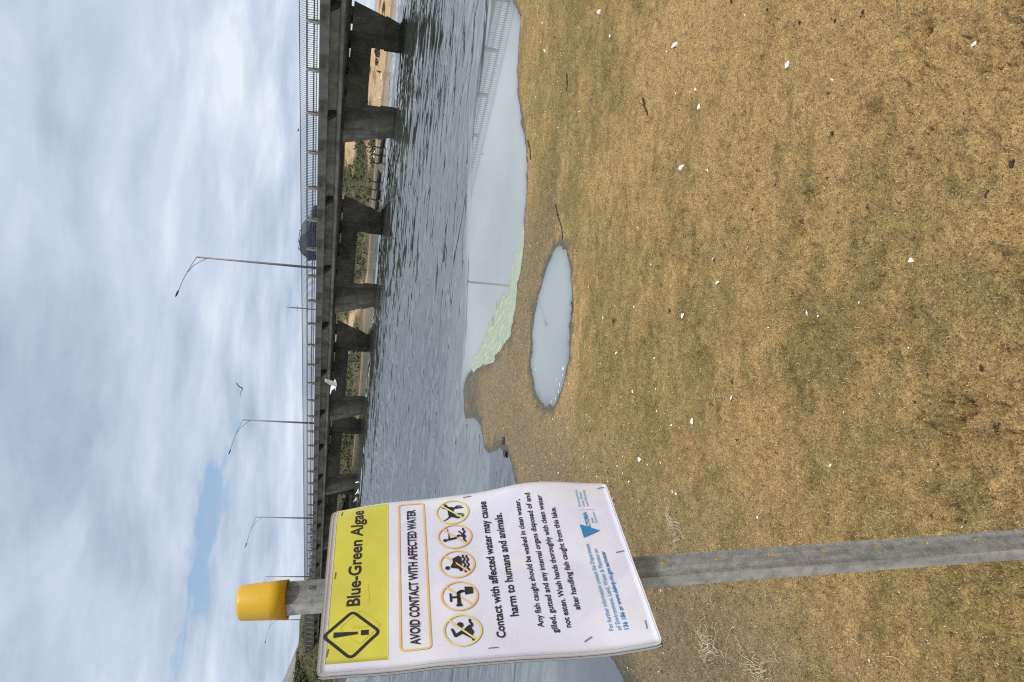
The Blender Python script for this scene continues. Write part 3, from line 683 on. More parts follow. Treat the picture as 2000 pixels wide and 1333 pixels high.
for s, zt_, lb in ((55.6, 16.2, 'tall curved-arm street lamp just behind the blue car on the bridge'), (85.4, 14.05, 'street lamp on the bridge, second along from the blue car'), (115.6, 14.0, 'street lamp on the bridge, third along from the blue car'),
                   (143.0, 13.7, 'street lamp on the bridge, fourth along, behind the yellow-capped post'), (170.4, 13.5, 'last street lamp, standing by the far bridge end')):
    lamp(s, zt_, 4.46 if s < 163 else 4.43, lb)
P = bpt(62.4, 10.9, 4.46); ms = empty('slim_mast', P, (0, 0, math.atan2(BX[1], BX[0]))); tag(ms, 'slim mast with a small bracket frame standing on the bridge', 'mast')
MB().tube([(0, 0, 0), (0, 0, 3.3), (0, 0, 3.85)], [0.05, 0.07, 0.03], 8).build('pole', MAT['steel'], ms)
MB().tube([(-0.42, 0, 3.05), (-0.42, 0, 2.78), (0.42, 0, 2.72), (0.42, 0, 3.0)], 0.02, 5).build('bracket_frame', MAT['steel'], ms)

# ------------------------------------------------------------------ car
def build_car():
    paint = plain('car_paint_blue', (0.035, 0.055, 0.115), 0.3, 0.3, 0.05, 3); paint.node_tree.nodes['Principled BSDF'].inputs['Coat Weight'].default_value = 0.6
    glass = plain('car_glass', (0.055, 0.075, 0.065), 0.08, 0, 0.05, 3); tyre = flat('tyre_rubber', (0.02, 0.02, 0.02), 0.9); rim = plain('alloy', (0.45, 0.45, 0.46), 0.35, 0.8); lampm = flat('headlight_glass', (0.7, 0.72, 0.72), 0.15); dark = flat('black_trim', (0.025, 0.025, 0.027), 0.6)
    e = empty('parked_car', bpt(44.75, 2.6, 4.46), (0, 0, math.atan2(-BX[1], -BX[0]))); tag(e, 'blue station wagon with roof racks on the bridge behind the railing', 'car')
    # profile, x forward from the rear bumper
    body = [(0.0, 0.45), (0.02, 0.75), (0.10, 0.98), (0.9, 1.0), (2.9, 0.98), (3.35, 0.94), (4.05, 0.84), (4.30, 0.70), (4.36, 0.5), (4.33, 0.30), (3.9, 0.24), (0.35, 0.24), (0.05, 0.3)]
    MB().prism(body, 'y', -0.86, 0.86).build('body', paint, e, bevel=0.07)
    cab = [(0.14, 0.97), (0.45, 1.42), (0.85, 1.50), (1.9, 1.52), (2.35, 1.46), (3.15, 0.985)]
    mb = MB(); n = len(cab); vs = []
    for sy in (-1, 1):
        for x, z in cab: vs.append((x, sy * (0.80 - 0.20 * (z - 0.97) / 0.55), z))
    mb.add(vs, [tuple(range(n)), tuple(range(2 * n - 1, n - 1, -1))] + [(i, n + i, n + (i + 1) % n, (i + 1) % n) for i in range(n)])
    cabin = mb.build('cabin_glass', glass, e, bevel=0.03)
    MB().prism([(0.45, 1.425), (0.85, 1.505), (1.9, 1.525), (2.33, 1.47), (2.3, 1.50), (1.9, 1.56), (0.85, 1.545), (0.42, 1.46)], 'y', -0.60, 0.60).build('roof', paint, e, bevel=0.012)
    for x in (0.9, 1.75):
        MB().box(x - 0.03, x + 0.03, -0.62, 0.62, 1.62, 1.66).box(x - 0.03, x + 0.03, -0.60, -0.56, 1.54, 1.62).box(x - 0.03, x + 0.03, 0.56, 0.60, 1.54, 1.62).build('roof_rack', dark, e)
    for sy in (-1, 1):
        for (xa, za, xb, zb) in ((1.15, 0.99, 1.2, 1.50), (2.1, 0.99, 2.0, 1.50), (0.45, .99, .55, 1.44), (3.12, 0.985, 2.36, 1.46)):
            ya, yb = sy * (0.81 - 0.2 * (za - .97) / .55), sy * (0.81 - 0.2 * (zb - .97) / .55)
            MB().tube([(xa, ya, za), (xb, yb, zb)], 0.035, 5).build('pillar', paint, e)
        MB().box(2.75, 2.9, *(sorted((sy * 0.86, sy * 1.02))), 1.0, 1.13).build('mirror', paint, e, bevel=0.03)
        MB().box(4.14, 4.32, *(sorted((sy * 0.5, sy * 0.82))), 0.64, 0.78).build('headlight', lampm, e, bevel=0.03)
        MB().box(-0.02, 0.08, *(sorted((sy * 0.62, sy * 0.84))), 0.72, 0.94).build('tail_light', flat('tail_red', (0.35, 0.02, 0.02), 0.3), e, bevel=0.02)
        for x in (0.85, 3.5):
            t = MB(); seg = 20; prof = [(0.20, -0.1), (0.30, -0.11), (0.32, -0.07), (0.32, 0.07), (0.30, 0.11), (0.20, 0.1)]
            vs = [(x + r_ * math.cos(2 * math.pi * k / seg), sy * 0.78 + w_, 0.325 + r_ * math.sin(2 * math.pi * k / seg)) for r_, w_ in prof for k in range(seg)]
            fs = [(i * seg + k, i * seg + (k + 1) % seg, ((i + 1) % 6) * seg + (k + 1) % seg, ((i + 1) % 6) * seg + k) for i in range(6) for k in range(seg)]
            w = t.add(vs, fs).build('wheel', tyre, e, True)
            MB().tube([(x, sy * 0.78 - 0.08, 0.325), (x, sy * 0.78 + 0.08, 0.325)], 0.205, 16).build('rim', rim, w)
    MB().box(4.31, 4.375, -0.45, 0.45, 0.42, 0.62).build('grille', dark, e, bevel=0.02)
build_car()
# guide posts at the bridge end
for k, (s, t, h) in enumerate(((166, -0.3, 1.0), (168.5, -0.2, 1.1), (171, 0.0, 1.0), (174, 0.1, 1.2))):
    P = bpt(s, t, 3.5); e = empty('guide_post', P); tag(e, 'white guide post beside the road at the far bridge end', 'post', 'white guide posts at the bridge end')
    MB().box(-0.25, 0.25, -0.06, 0.06, 0, 1.3 + h).build('board', MAT['white'], e); MB().box(-0.04, 0.04, 0.062, 0.14, -0.8, 1.2 + h).build('stake', MAT['steel'], e)

# ------------------------------------------------------------------ birds
black = flat('black_plumage', (0.018, 0.018, 0.02), 0.7); whitep = flat('white_plumage', (0.8, 0.8, 0.79), 0.8); greyp = flat('grey_plumage', (0.35, 0.36, 0.38), 0.8); red = flat('red_bill', (0.45, 0.05, 0.03), 0.4)
def loft(mb, rings, seg=10):
    """rings: (x, z, half width, half height)"""
    vs = [(x, w * math.cos(2 * math.pi * k / seg), z + h * math.sin(2 * math.pi * k / seg)) for x, z, w, h in rings for k in range(seg)]; n = len(rings)
    mb.add(vs, [(i * seg + k, i * seg + (k + 1) % seg, (i + 1) * seg + (k + 1) % seg, (i + 1) * seg + k) for i in range(n - 1) for k in range(seg)] + [tuple(range(seg - 1, -1, -1)), tuple(range((n - 1) * seg, n * seg))])
    return mb
sw = loft(MB(), [(-0.62, 0.24, 0.02, 0.02), (-0.45, 0.18, 0.15, 0.09), (-0.2, 0.12, 0.24, 0.17), (0.1, 0.11, 0.25, 0.19), (0.33, 0.12, 0.18, 0.16), (0.45, 0.15, 0.08, 0.10)])
sw.tube([(0.38, 0, 0.16), (0.50, 0, 0.32), (0.46, 0, 0.55), (0.40, 0, 0.75), (0.44, 0, 0.88), (0.53, 0, 0.90), (0.60, 0, 0.87)], [0.085, 0.06, 0.05, 0.045, 0.045, 0.058, 0.035], 8)
sw_me = sw.mesh('body', black, True); bill_me = MB().tube([(0.59, 0, 0.875), (0.66, 0, 0.85), (0.71, 0, 0.835)], [0.028, 0.022, 0.012], 6).mesh('bill', red)
for k, (x, y, d) in enumerate([(751, 278, 0), (748, 294, 1), (746, 310, 0), (743, 346, 0), (741, 362, 1), (742, 381, 1), (739, 401, 0)]):
    P = onz(x, y); e = empty('black_swan', (P[0], P[1], 0.0), (0, 0, R(170 + 25 * math.sin(k * 2.1)) )); e.scale = (1.15,) * 3
    tag(e, 'black swan with raised neck swimming beyond the bridge', 'swan', 'black swans on the water beyond the bridge')
    inst('body', sw_me, e); inst('bill', bill_me, e)
P = onz(764, 457); e = empty('diving_duck', (P[0], P[1], 0), (0, 0, R(160))); tag(e, 'small dark duck floating beside the snag below the bridge', 'duck')
loft(MB(), [(-0.2, 0.1, 0.01, 0.01), (-0.12, 0.07, 0.07, 0.05), (0.02, 0.05, 0.09, 0.07), (0.14, 0.07, 0.06, 0.06), (0.17, 0.14, 0.04, 0.06), (0.18, 0.2, 0.042, 0.04), (0.21, 0.23, 0.02, 0.015)]).build('body', black, e, True)
P = onz(769, 466); o = MB().tube([(P[0], P[1], -0.4), (P[0] + .02, P[1], 0.2), (P[0] - .03, P[1], 0.42), (P[0] - .01, P[1], 0.6)], [0.035, 0.03, 0.022, 0.012], 7).build('snag_stick', MAT['bark']); tag(o, 'dark crooked stick poking up from the water below the bridge', 'stick')
gull_stand = loft(MB(), [(-0.24, 0.16, 0.01, 0.01), (-0.12, 0.17, 0.05, 0.04), (0.02, 0.19, 0.075, 0.07), (0.12, 0.23, 0.055, 0.06), (0.15, 0.29, 0.04, 0.05), (0.18, 0.33, 0.04, 0.038), (0.22, 0.33, 0.012, 0.012)])
gull_stand.tube([(0.0, 0.025, 0.13), (0.0, 0.025, 0.0)], 0.008, 5).tube([(0.0, -0.025, 0.13), (0.0, -0.025, 0.0)], 0.008, 5); gs_me = gull_stand.mesh('standing_gull', whitep, True)
for k, (y, e_) in enumerate([(146, 0.7), (151, 0.9), (156, 0.5), (187, 0.7), (192, 0.8), (299, 0.7), (304, 0.6), (309, 0.8)]):
    P = far_point(745, y, e_); o = inst('standing_gull', gs_me, None, (P[0], P[1], P[2] - 0.005), (0, 0, k * 1.9), (1.25,) * 3); tag(o, 'white gull standing at the far waterline beyond the bridge', 'gull', 'gulls along the far waterline')
cg = gull_stand.mesh('standing_crow', black, True); P = far_point(745, 142, 1.6); tag(inst('standing_crow', cg, None, (P[0], P[1], P[2] - .005), (0, 0, 1), (2.2,) * 3), 'black bird standing on the sand bank beyond the bridge', 'bird')
for k, (x, y) in enumerate([(700, 942), (700, 961), (696, 976)]):
    P = onz(x, y); o = inst('floating_gull', gs_me, None, (P[0], P[1], -0.16), (0, 0, 2 + k), (1.2,) * 3); tag(o, 'white gull floating on the water near the far pier', 'gull', 'gulls floating near the far pier')
def wing(mb, sy, dih, tipdrop, span=0.5):
    # inner and outer panel with thickness
    pts = [(0.10, 0.05, 0), (0.13, span * 0.45, dih * 0.6), (0.02, span, dih + tipdrop), (-0.12, span * 0.98, dih + tipdrop), (-0.10, span * 0.45, dih * 0.55), (-0.10, 0.05, -0.01)]
    n = len(pts); vs = [(x, sy * y, z + 0.012) for x, y, z in pts] + [(x, sy * y, z - 0.012) for x, y, z in pts]
    fs = [(0, 1, 4, 5), (1, 2, 3, 4), (n + 5, n + 4, n + 1, n + 0), (n + 4, n + 3, n + 2, n + 1)] + [(i, n + i, n + (i + 1) % n, (i + 1) % n) for i in range(n)]
    return mb.add(vs, fs)
def flying(name, label, P, yaw, roll, scale, dih, mats):
    e = empty(name, P, (roll, R(-5), yaw)); e.scale = (scale,) * 3; tag(e, label, 'gull')
    loft(MB(), [(-0.26, 0.0, 0.045, 0.008), (-0.15, 0.0, 0.03, 0.02), (-0.03, -0.005, 0.055, 0.05), (0.1, -0.005, 0.05, 0.05), (0.17, 0.01, 0.035, 0.036), (0.21, 0.012, 0.028, 0.028), (0.26, 0.005, 0.006, 0.006)]).build('body', mats[0], e, True)
    for sy in (-1, 1): wing(MB(), sy, dih, -0.04, 0.52).build('wing', mats[1], e)
P = atdepth(655, 752, 34.0); flying('flying_gull', 'white gull flying past the front of the bridge girder', P, R(35), R(-12), 1.15, 0.34, (whitep, plain('gull_wing', (0.62, 0.63, 0.64), 0.8)))
P = atdepth(473, 760, 48.0); flying('flying_gull', 'dark-looking gull flying high in the sky above the bridge', P, R(75), R(-15), 0.95, 0.30, (greyp, flat('dark_wing', (0.12, 0.12, 0.13), 0.8)))
P = bpt(31.2, 0.36, 5.735); o = inst('perched_bird', gull_stand.mesh('perched_bird', black, True), None, P, (0, 0, 2.3), (0.55,) * 3); tag(o, 'tiny dark bird perched on the top rail of the bridge', 'bird')

# ------------------------------------------------------------------ warning sign on its post
def m_galv():
    m, n, l, p, o = newmat('galvanised_steel')
    a = noise_tex(n, l, 14, 6, 0.7, 'Object', (3, 3, 0.16), 0.4); b = noise_tex(n, l, 60, 5, 0.7); v = n.new('ShaderNodeTexVoronoi'); v.inputs['Scale'].default_value = 70
    t = n.new('ShaderNodeTexCoord'); l.new(t.outputs['Object'], v.inputs['Vector'])
    c = ramp(a, [(0.28, (0.27, 0.27, 0.255)), (0.5, (0.40, 0.405, 0.39)), (0.72, (0.55, 0.55, 0.53))], n, l)
    c = mixc(n, l, 1.0, c, ramp(b, [(0.28, (0.62, 0.61, 0.58)), (0.55, (1.05, 1.05, 1.05)), (0.75, (1.2, 1.2, 1.2))], n, l), 'MULTIPLY')
    l.new(c, p.inputs['Base Color']); p.inputs['Metallic'].default_value = 0.15; p.inputs['Roughness'].default_value = 0.6
    l.new(bump(n, l, b, 0.0006), p.inputs['Normal']); return m
MAT['galv'] = m_galv()
def m_paper(name, col, gloss=0.28, ghost=True):
    m, n, l, p, o = newmat(name)
    a = noise_tex(n, l, 6.5, 3, 0.5, 'Object', None, 0.7)
    lo = tuple(c * 0.93 for c in col[:2]) + (col[2] * 0.985,) if ghost else col
    c = ramp(a, [(0.47, lo), (0.52, col)], n, l)
    l.new(c, p.inputs['Base Color']); p.inputs['Roughness'].default_value = gloss; p.inputs['Specular IOR Level'].default_value = 0.5
    return m
MAT['paper'] = m_paper('laminated_paper', (0.67, 0.67, 0.755)); MAT['lam'] = plain('laminate_border', (0.62, 0.62, 0.63), 0.25, 0, 0.05, 20)
MAT['yellow'] = m_paper('yellow_print', (0.58, 0.535, 0.058)); MAT['ink'] = flat('black_ink', (0.018, 0.019, 0.024), 0.4); MAT['ochre'] = flat('orange_line_ink', (0.72, 0.46, 0.14), 0.4)
MAT['ghost'] = flat('show_through_print', (0.55, 0.50, 0.05), 0.4); MAT['blue'] = flat('blue_ink', (0.03, 0.20, 0.43), 0.4); MAT['lblue'] = flat('light_blue_ink', (0.16, 0.34, 0.52), 0.4); MAT['greyink'] = flat('grey_ink', (0.6, 0.6, 0.68), 0.4); MAT['olive_line'] = flat('yellow_line_ink', (0.66, 0.58, 0.16), 0.4)
MAT['board'] = plain('brown_board', (0.21, 0.15, 0.10), 0.85, 0, 0.3, 40); MAT['cap'] = plain('yellow_plastic', (0.66, 0.40, 0.018), 0.45, 0, 0.10, 14); MAT['staple'] = plain('staple_steel', (0.22, 0.2, 0.2), 0.45, 0.6)
CRN = [atdepth(617, 1322, 0.889), atdepth(648, 990, 1.13), atdepth(1183, 945, 1.19), atdepth(1295, 1260, 0.94)]
SN = np.cross(CRN[3] - CRN[0], CRN[1] - CRN[0]); SN /= np.linalg.norm(SN)
if SN @ (CAM - CRN[0]) < 0: SN = -SN
def SH(x, y, off=0.0):
    """sheet millimetres (x right, y down) to the place on the slightly bowed sheet"""
    x = np.asarray(x, float); y = np.asarray(y, float); a, b = x / 297.0, y / 420.0
    P = ((1 - a) * (1 - b))[..., None] * CRN[0] + (a * (1 - b))[..., None] * CRN[1] + (a * b)[..., None] * CRN[2] + ((1 - a) * b)[..., None] * CRN[3]
    h = 0.006 * np.sin(math.pi * np.clip(b, 0, 1)) * (a - 0.45) + 0.0035 * np.sin(7.3 * b + 2.2 * a) * np.abs(a - 0.5) * 2
    h = h - 0.022 * sstep(0.86, 1.08, a) * sstep(0.26, -0.05, b) * (1) - 0.004 * sstep(.2, 0, a) * np.sin(9 * b) + 0.0016 * (vnoise(a * 9, b * 12, 3) - .5)
    h = h + 0.010 * sstep(0.75, 1.0, a) * np.exp(-((b - 0.72) / 0.16) ** 2)
    return P + SN * (h + off)[..., None] if np.ndim(h) else P + SN * (h + off)
sign = empty('warning_sign', tuple(CRN[3] * 0.5 + CRN[2] * 0.5)); tag(sign, 'laminated blue-green algae warning notice stapled to the steel post', 'sign')
SO = np.array(sign.location)
def sheet(name, x0, x1, y0, y1, off, mat, th=0.0006, nx=40, ny=56, rr=0.0):
    xs, ys = np.linspace(x0, x1, nx), np.linspace(y0, y1, ny); X, Y = np.meshgrid(xs, ys)
    if rr:
        cx, cy = (x0 + x1) / 2, (y0 + y1) / 2; ax, ay = (x1 - x0) / 2, (y1 - y0) / 2
        ux, uy = X - cx, Y - cy; ex = np.abs(ux) - (ax - rr); ey = np.abs(uy) - (ay - rr)
        k = (ex > 0) & (ey > 0); L = np.hypot(ex, ey); f = np.where(k & (L > rr), rr / np.maximum(L, 1e-6), 1)
        X = np.where(k, cx + np.sign(ux) * (ax - rr + ex * f), X); Y = np.where(k, cy + np.sign(uy) * (ay - rr + ey * f), Y)
    A = SH(X, Y, off) - SO; B = SH(X, Y, off - th) - SO
    q = grid_quads(ny, nx); n = nx * ny
    V = np.concatenate([A.reshape(-1, 3), B.reshape(-1, 3)])
    ring = list(range(nx)) + [i * nx + nx - 1 for i in range(1, ny)] + [(ny - 1) * nx + j for j in range(nx - 2, -1, -1)] + [i * nx for i in range(ny - 2, 0, -1)]
    side = np.array([(ring[i], ring[(i + 1) % len(ring)], ring[(i + 1) % len(ring)] + n, ring[i] + n) for i in range(len(ring))])
    return link(bpy.data.objects.new(name, np_mesh(name, V, np.concatenate([q, q[:, ::-1] + n, side]), mat, True)), sign)
sheet('backing_board', 3, 296, 6, 422.5, -0.0075, MAT['board'], 0.0045, rr=2)
sheet('spare_sheet', -1.5, 297, 1, 420, -0.0036, MAT['lam'], 0.001, rr=5)
sheet('spare_sheet', 0.5, 298.5, 2.5, 419.5, -0.0017, MAT['paper'], 0.001, rr=5)
sheet('laminate_sheet', 0, 297, 0, 420, 0.0, MAT['lam'], 0.0009, rr=7)
sheet('printed_sheet', 3.5, 294, 4, 417.5, 0.0007, MAT['paper'], 0.0004, rr=2)
sheet('yellow_banner', 15.3, 293.0, 9.5, 83.5, 0.0012, MAT['yellow'], 0.0003)
def flatprint(name, V, T, mat, off=0.0017):
    V = np.array(V, float); P = SH(V[:, 0], V[:, 1], off) - SO
    me = bpy.data.meshes.new(name); me.from_pydata(P.tolist(), [], [tuple(map(int, t)) for t in T]); me.update(); me.materials.append(mat)
    return link(bpy.data.objects.new(name, me), sign)
def polys(name, plist, mat, off=0.0017):
    """filled outlines in sheet millimetres, triangulated"""
    bm = bmesh.new()
    for pl in plist:
        vs = [bm.verts.new((p[0], p[1], 0)) for p in pl]; bm.faces.new(vs)
    bmesh.ops.triangulate(bm, faces=bm.faces); bm.verts.index_update()
    o = flatprint(name, [v.co[:2] for v in bm.verts], [[v.index for v in f.verts] for f in bm.faces], mat, off); bm.free(); return o
def outline(pts, w, close=True):
    """a line of width w along pts as quads"""
    src = [np.array(p, float) for p in pts]; pts = []; res = []
    for i, p in enumerate(src):
        q = src[(i + 1) % len(src)]; m_ = max(1, int(np.linalg.norm(q - p) / 6)) if (close or i < len(src) - 1) else 1
        pts += [p + (q - p) * k / m_ for k in range(m_)]
    n = len(pts); L, Rr_ = [], []
    for i in range(n):
        a = pts[(i - 1) % n] if close or i > 0 else pts[i]; b = pts[(i + 1) % n] if close or i < n - 1 else pts[i]
        t = b - a; t /= np.linalg.norm(t) + 1e-9; nrm = np.array([-t[1], t[0]])
        L.append(pts[i] + nrm * w / 2); Rr_.append(pts[i] - nrm * w / 2)
    for i in range(n if close else n - 1):
        j = (i + 1) % n; res.append([L[i], L[j], Rr_[j], Rr_[i]])
    return res
def rrect(x0, x1, y0, y1, r, k=6):
    p = []
    for cx, cy, a0 in ((x1 - r, y1 - r, 0), (x0 + r, y1 - r, 90), (x0 + r, y0 + r, 180), (x1 - r, y0 + r, 270)):
        p += [(cx + r * math.cos(R(a0 + 90 * i / k)), cy + r * math.sin(R(a0 + 90 * i / k))) for i in range(k + 1)]
    return p
def circ(cx, cy, r, k=44, ry=None): return [(cx + r * math.cos(2 * math.pi * i / k), cy + (ry or r) * math.sin(2 * math.pi * i / k)) for i in range(k)]
def text(body, x0, x1, base, cap, mat, bold=0.0, name='printed_text', shear=0.0):
    cu = bpy.data.curves.new('txt', 'FONT'); cu.body = body; cu.size = 1.0; cu.offset = bold; cu.resolution_u = 4; cu.shear = shear
    to = bpy.data.objects.new('txt', cu); scene.collection.objects.link(to)
    bpy.context.view_layer.update()
    me = bpy.data.meshes.new_from_object(to.evaluated_get(bpy.context.evaluated_depsgraph_get()))
    V = np.array([v.co[:] for v in me.vertices]); T = [list(p.vertices) for p in me.polygons]
    bpy.data.objects.remove(to); bpy.data.curves.remove(cu); bpy.data.meshes.remove(me)
    mn, mx_ = V[:, 0].min(), V[:, 0].max(); capu = 0.729 + 2 * bold
    X = x0 + (V[:, 0] - mn) / (mx_ - mn) * (x1 - x0); Y = base - V[:, 1] / capu * cap
    o = flatprint(name, np.stack([X, Y], 1), T, mat); return o
text('Blue-Green Algae', 99.5, 283, 47.0, 18.2, MAT['ink'], 0.022)
polys('box_outline', outline(rrect(25.5, 287, 98.5, 135.2, 5), 2.6), MAT['ochre'])
text('AVOID CONTACT WITH AFFECTED WATER', 32, 274, 122.4, 13.4, MAT['ink'], 0.024)
text('Contact with affected water may cause', 32.3, 274.5, 228.0, 12.0, MAT['ink'], 0.022)
text('harm to humans and animals.', 63.5, 247.6, 248.4, 12.0, MAT['ink'], 0.022)
text('Any fish caught should be washed in clean water,', 43.5, 267.5, 278.0, 8.4, MAT['ink'], 0.018)
text('gilled, gutted and any internal organs disposed of and', 33.2, 276.6, 294.6, 8.4, MAT['ink'], 0.018)
text('not eaten. Wash hands thoroughly with clean water', 38.7, 270.8, 312.0, 8.4, MAT['ink'], 0.018)
text('after handling fish caught from this lake.', 63.2, 248.1, 329.1, 8.4, MAT['ink'], 0.018)
text('For further information contact the Department', 28.2, 173.4, 364.3, 6.2, MAT['lblue'], 0.014)
text('of Environment, Land, Water & Planning on', 27.0, 162.8, 374.0, 6.2, MAT['lblue'], 0.014)
text('136 186 or www.delwp.vic.gov.au/water', 26.8, 157.5, 383.4, 6.4, MAT['blue'], 0.022)
polys('logo_triangle', [[(185, 360), (189.2, 360.0), (211.3, 359.5), (197.5, 387)], ], MAT['blue'])
text('VICTORIA', 198.5, 235, 374.6, 6.6, MAT['blue'], 0.03); text('VIC', 195.6, 204.0, 374.6, 6.6, MAT['paper'], 0.03)
text('State', 213, 223.5, 381.2, 3.6, MAT['lblue'], 0.02); text('Government', 213, 235, 386.4, 3.6, MAT['lblue'], 0.02)
polys('logo_rule', [[(239.5, 362), (240.3, 362), (240.3, 388), (239.5, 388)]], MAT['greyink'])
text('Environment,', 246.5, 279.5, 368.6, 4.2, MAT['lblue'], 0.008); text('Land, Water', 246.5, 276, 374.6, 4.2, MAT['lblue'], 0.008); text('and Planning', 246.5, 279, 380.8, 4.2, MAT['lblue'], 0.008)
# diamond with exclamation mark
def rdia(cx, cy, rx, ry, r=0.14):
    c = [(cx, cy - ry), (cx + rx, cy), (cx, cy + ry), (cx - rx, cy)]; p = []
    for i in range(4):
        a, b, d = np.array(c[i - 1]), np.array(c[i]), np.array(c[(i + 1) % 4]); s, t = b + (a - b) * r, b + (d - b) * r
        p += [tuple((1 - k) ** 2 * s + 2 * k * (1 - k) * b + k * k * t) for k in np.linspace(0, 1, 6)]
    return p
polys('ghost_diamond', outline(rdia(66, 49, 27, 26), 1.4) + [[(103, 57), (138, 55), (138, 57), (103, 60)], [(64, 40), (69, 40), (67.6, 66), (65.4, 66)]], MAT['ghost'], 0.0016)
polys('warning_diamond', outline(rdia(55.5, 39.0, 35, 34.5), 4.0), MAT['ink'])
polys('exclamation_mark', [[(52.0, 17), (60.4, 17), (58.2, 46.5), (54.4, 46.5)], [(52.2, 50.3), (60.0, 50.3), (60.0, 59.8), (52.2, 59.8)]], MAT['ink'])
# five prohibition roundels
CC = [(48.4, 175.5), (103.0, 175.5), (157.8, 176.4), (210.8, 176.8), (261.2, 177.0)]
def wavy(cx, y, w, amp, th, k=26, per=3):
    up = [(cx - w / 2 + w * i / k, y + amp * math.sin(2 * math.pi * per * i / k)) for i in range(k + 1)]
    return outline(up, th, False)
def limb(pts, w0, w1=None):
    w1 = w0 if w1 is None else w1; n = len(pts); res = []
    for i in range(n - 1):
        a, b = np.array(pts[i], float), np.array(pts[i + 1], float); t = b - a; t /= np.linalg.norm(t); q = np.array([-t[1], t[0]])
        wa, wb = w0 + (w1 - w0) * i / (n - 1), w0 + (w1 - w0) * (i + 1) / (n - 1)
        res.append([a + q * wa / 2, b + q * wb / 2, b - q * wb / 2, a - q * wa / 2]); res.append(circ(b[0], b[1], wb / 2, 10)); res.append(circ(a[0], a[1], wa / 2, 10))
    return res
def at(c, L): return [[(p[0] + c[0], p[1] + c[1]) for p in pl] for pl in L]
swim = [circ(8.5, -2.5, 4.3, 18)] + limb([(-8, 9), (-1.5, 0.5), (-7.5, -9.5)], 5.4, 4.2) + limb([(-7.5, -9.5), (2.5, -13)], 4.2, 3.2) + [[(-14, 11), (-4, -2), (4, 4), (9, 10)]] + wavy(0, 11.5, 34, 1.3, 3.0)
tap = limb([(-15, -1), (-4, -1), (5, -1), (7.5, 3), (7.5, 6)], 5.0, 4.2) + limb([(-2, -2), (-2, -11)], 3.2) + limb([(-8, -11.5), (4, -11.5)], 3.0) + [[(1, 8), (15, 8), (13.5, 19), (2.5, 19)], [(-17.5, -5), (-14, -5), (-14, 3), (-17.5, 3)]]
ski_jet = [circ(-6, -13.5, 3.3, 16)] + limb([(-7, 4), (-4.5, -7), (2, -4), (6, -3)], 5.2, 2.6) + [[(-14, 4), (-3, 0), (2, -5), (10, -6), (15, 3), (12, 7), (-13, 7)]] + wavy(0, 10, 32, 1.3, 2.6) + wavy(0, 15, 30, 1.3, 2.4)
waterski = [circ(-7, -14, 3.0, 16)] + limb([(-6, -9), (-4, 1), (1.5, 6), (-1, 11)], 4.2, 2.6) + limb([(-6, -8), (3, -8)], 2.4, 1.6) + limb([(3, -8), (18, -10)], 0.9) + limb([(-8, 14), (5, 10.5), (10, 7)], 2.2) + wavy(1, 14, 30, 1.2, 2.6)
dog = [[(-9, -6), (6, -7), (9.5, -13), (11.5, -16.5), (13.2, -13), (18.5, -10.5), (17.5, -7.5), (13, -6.5), (11, 0), (9, 3.5), (0, 1.5), (-7, 4), (-11, 1)]] + limb([(8.5, 1), (8, 9), (7.5, 16)], 3.6, 2.2) + limb([(6, 1), (12, 8), (11, 14)], 3.0, 1.8) + limb([(-8, 0), (-12.5, 7), (-9.5, 16)], 4.6, 2.2) + limb([(-6, 2), (-5, 9), (-6.5, 16)], 3.6, 2.0) + limb([(-9, -4), (-14, -9), (-17, -14)], 2.4, 1.2)
for c, fig, nm, lm in zip(CC, (swim, tap, ski_jet, waterski, dog), ('swimmer_symbol', 'tap_symbol', 'jet_ski_symbol', 'water_ski_symbol', 'dog_symbol'), ('olive_line', 'ochre', 'ochre', 'ochre', 'olive_line')):
    polys(nm, at(c, [[(p[0] * 0.98, p[1] * 0.98) for p in pl] for pl in fig]), MAT['ink'])
    polys('prohibition_ring', outline(circ(c[0], c[1], 23.4), 2.5) + [[(c[0] - 17.4, c[1] + 15.6), (c[0] - 15.6, c[1] + 17.4), (c[0] + 17.4, c[1] - 15.6), (c[0] + 15.6, c[1] - 17.4)]], MAT[lm], 0.0022)
for (x, y, a) in [(284.3, 408.3, 75), (154, 405.4, 80), (30.5, 406.6, 5), (17.4, 210.9, 88), (155.4, 13.2, 4), (30.8, 11, 8), (280.6, 15.5, 3), (289.2, 201.4, 85), (20, 330, 60)]:
    dx, dy = 6 * math.cos(R(a)), 6 * math.sin(R(a)); pts = SH(np.array([x - dx, x - dx * .92, x + dx * .92, x + dx]), np.array([y - dy, y - dy * .92, y + dy * .92, y + dy]), 0.0012) - SO
    pts[1:3] += SN * 0.0009; MB().tube(pts, 0.00055, 5).build('staple', MAT['staple'], sign)
# the post: galvanised angle with holes, yellow plastic cap
TOP = atdepth(473, 1169, 1.022); BOT = atdepth(2000, 1057, 1.172); ax = (TOP - BOT) / np.linalg.norm(TOP - BOT)
wd = CRN[1] - CRN[0]; wd = wd / np.linalg.norm(wd); wd = wd - ax * (wd @ ax); wd /= np.linalg.norm(wd); nd = np.cross(wd, ax); nd = nd if nd @ (CAM - BOT) > 0 else -nd
kz = (BOT[2] + 0.25) / ax[2]; FOOT = BOT - ax * kz
PL = float(np.linalg.norm(TOP - FOOT))
post = empty('sign_post'); post.matrix_world = Matrix(((wd[0], nd[0], ax[0], FOOT[0]), (wd[1], nd[1], ax[1], FOOT[1]), (wd[2], nd[2], ax[2], FOOT[2]), (0, 0, 0, 1)))
tag(post, 'leaning galvanised steel post with a yellow plastic cap', 'post')
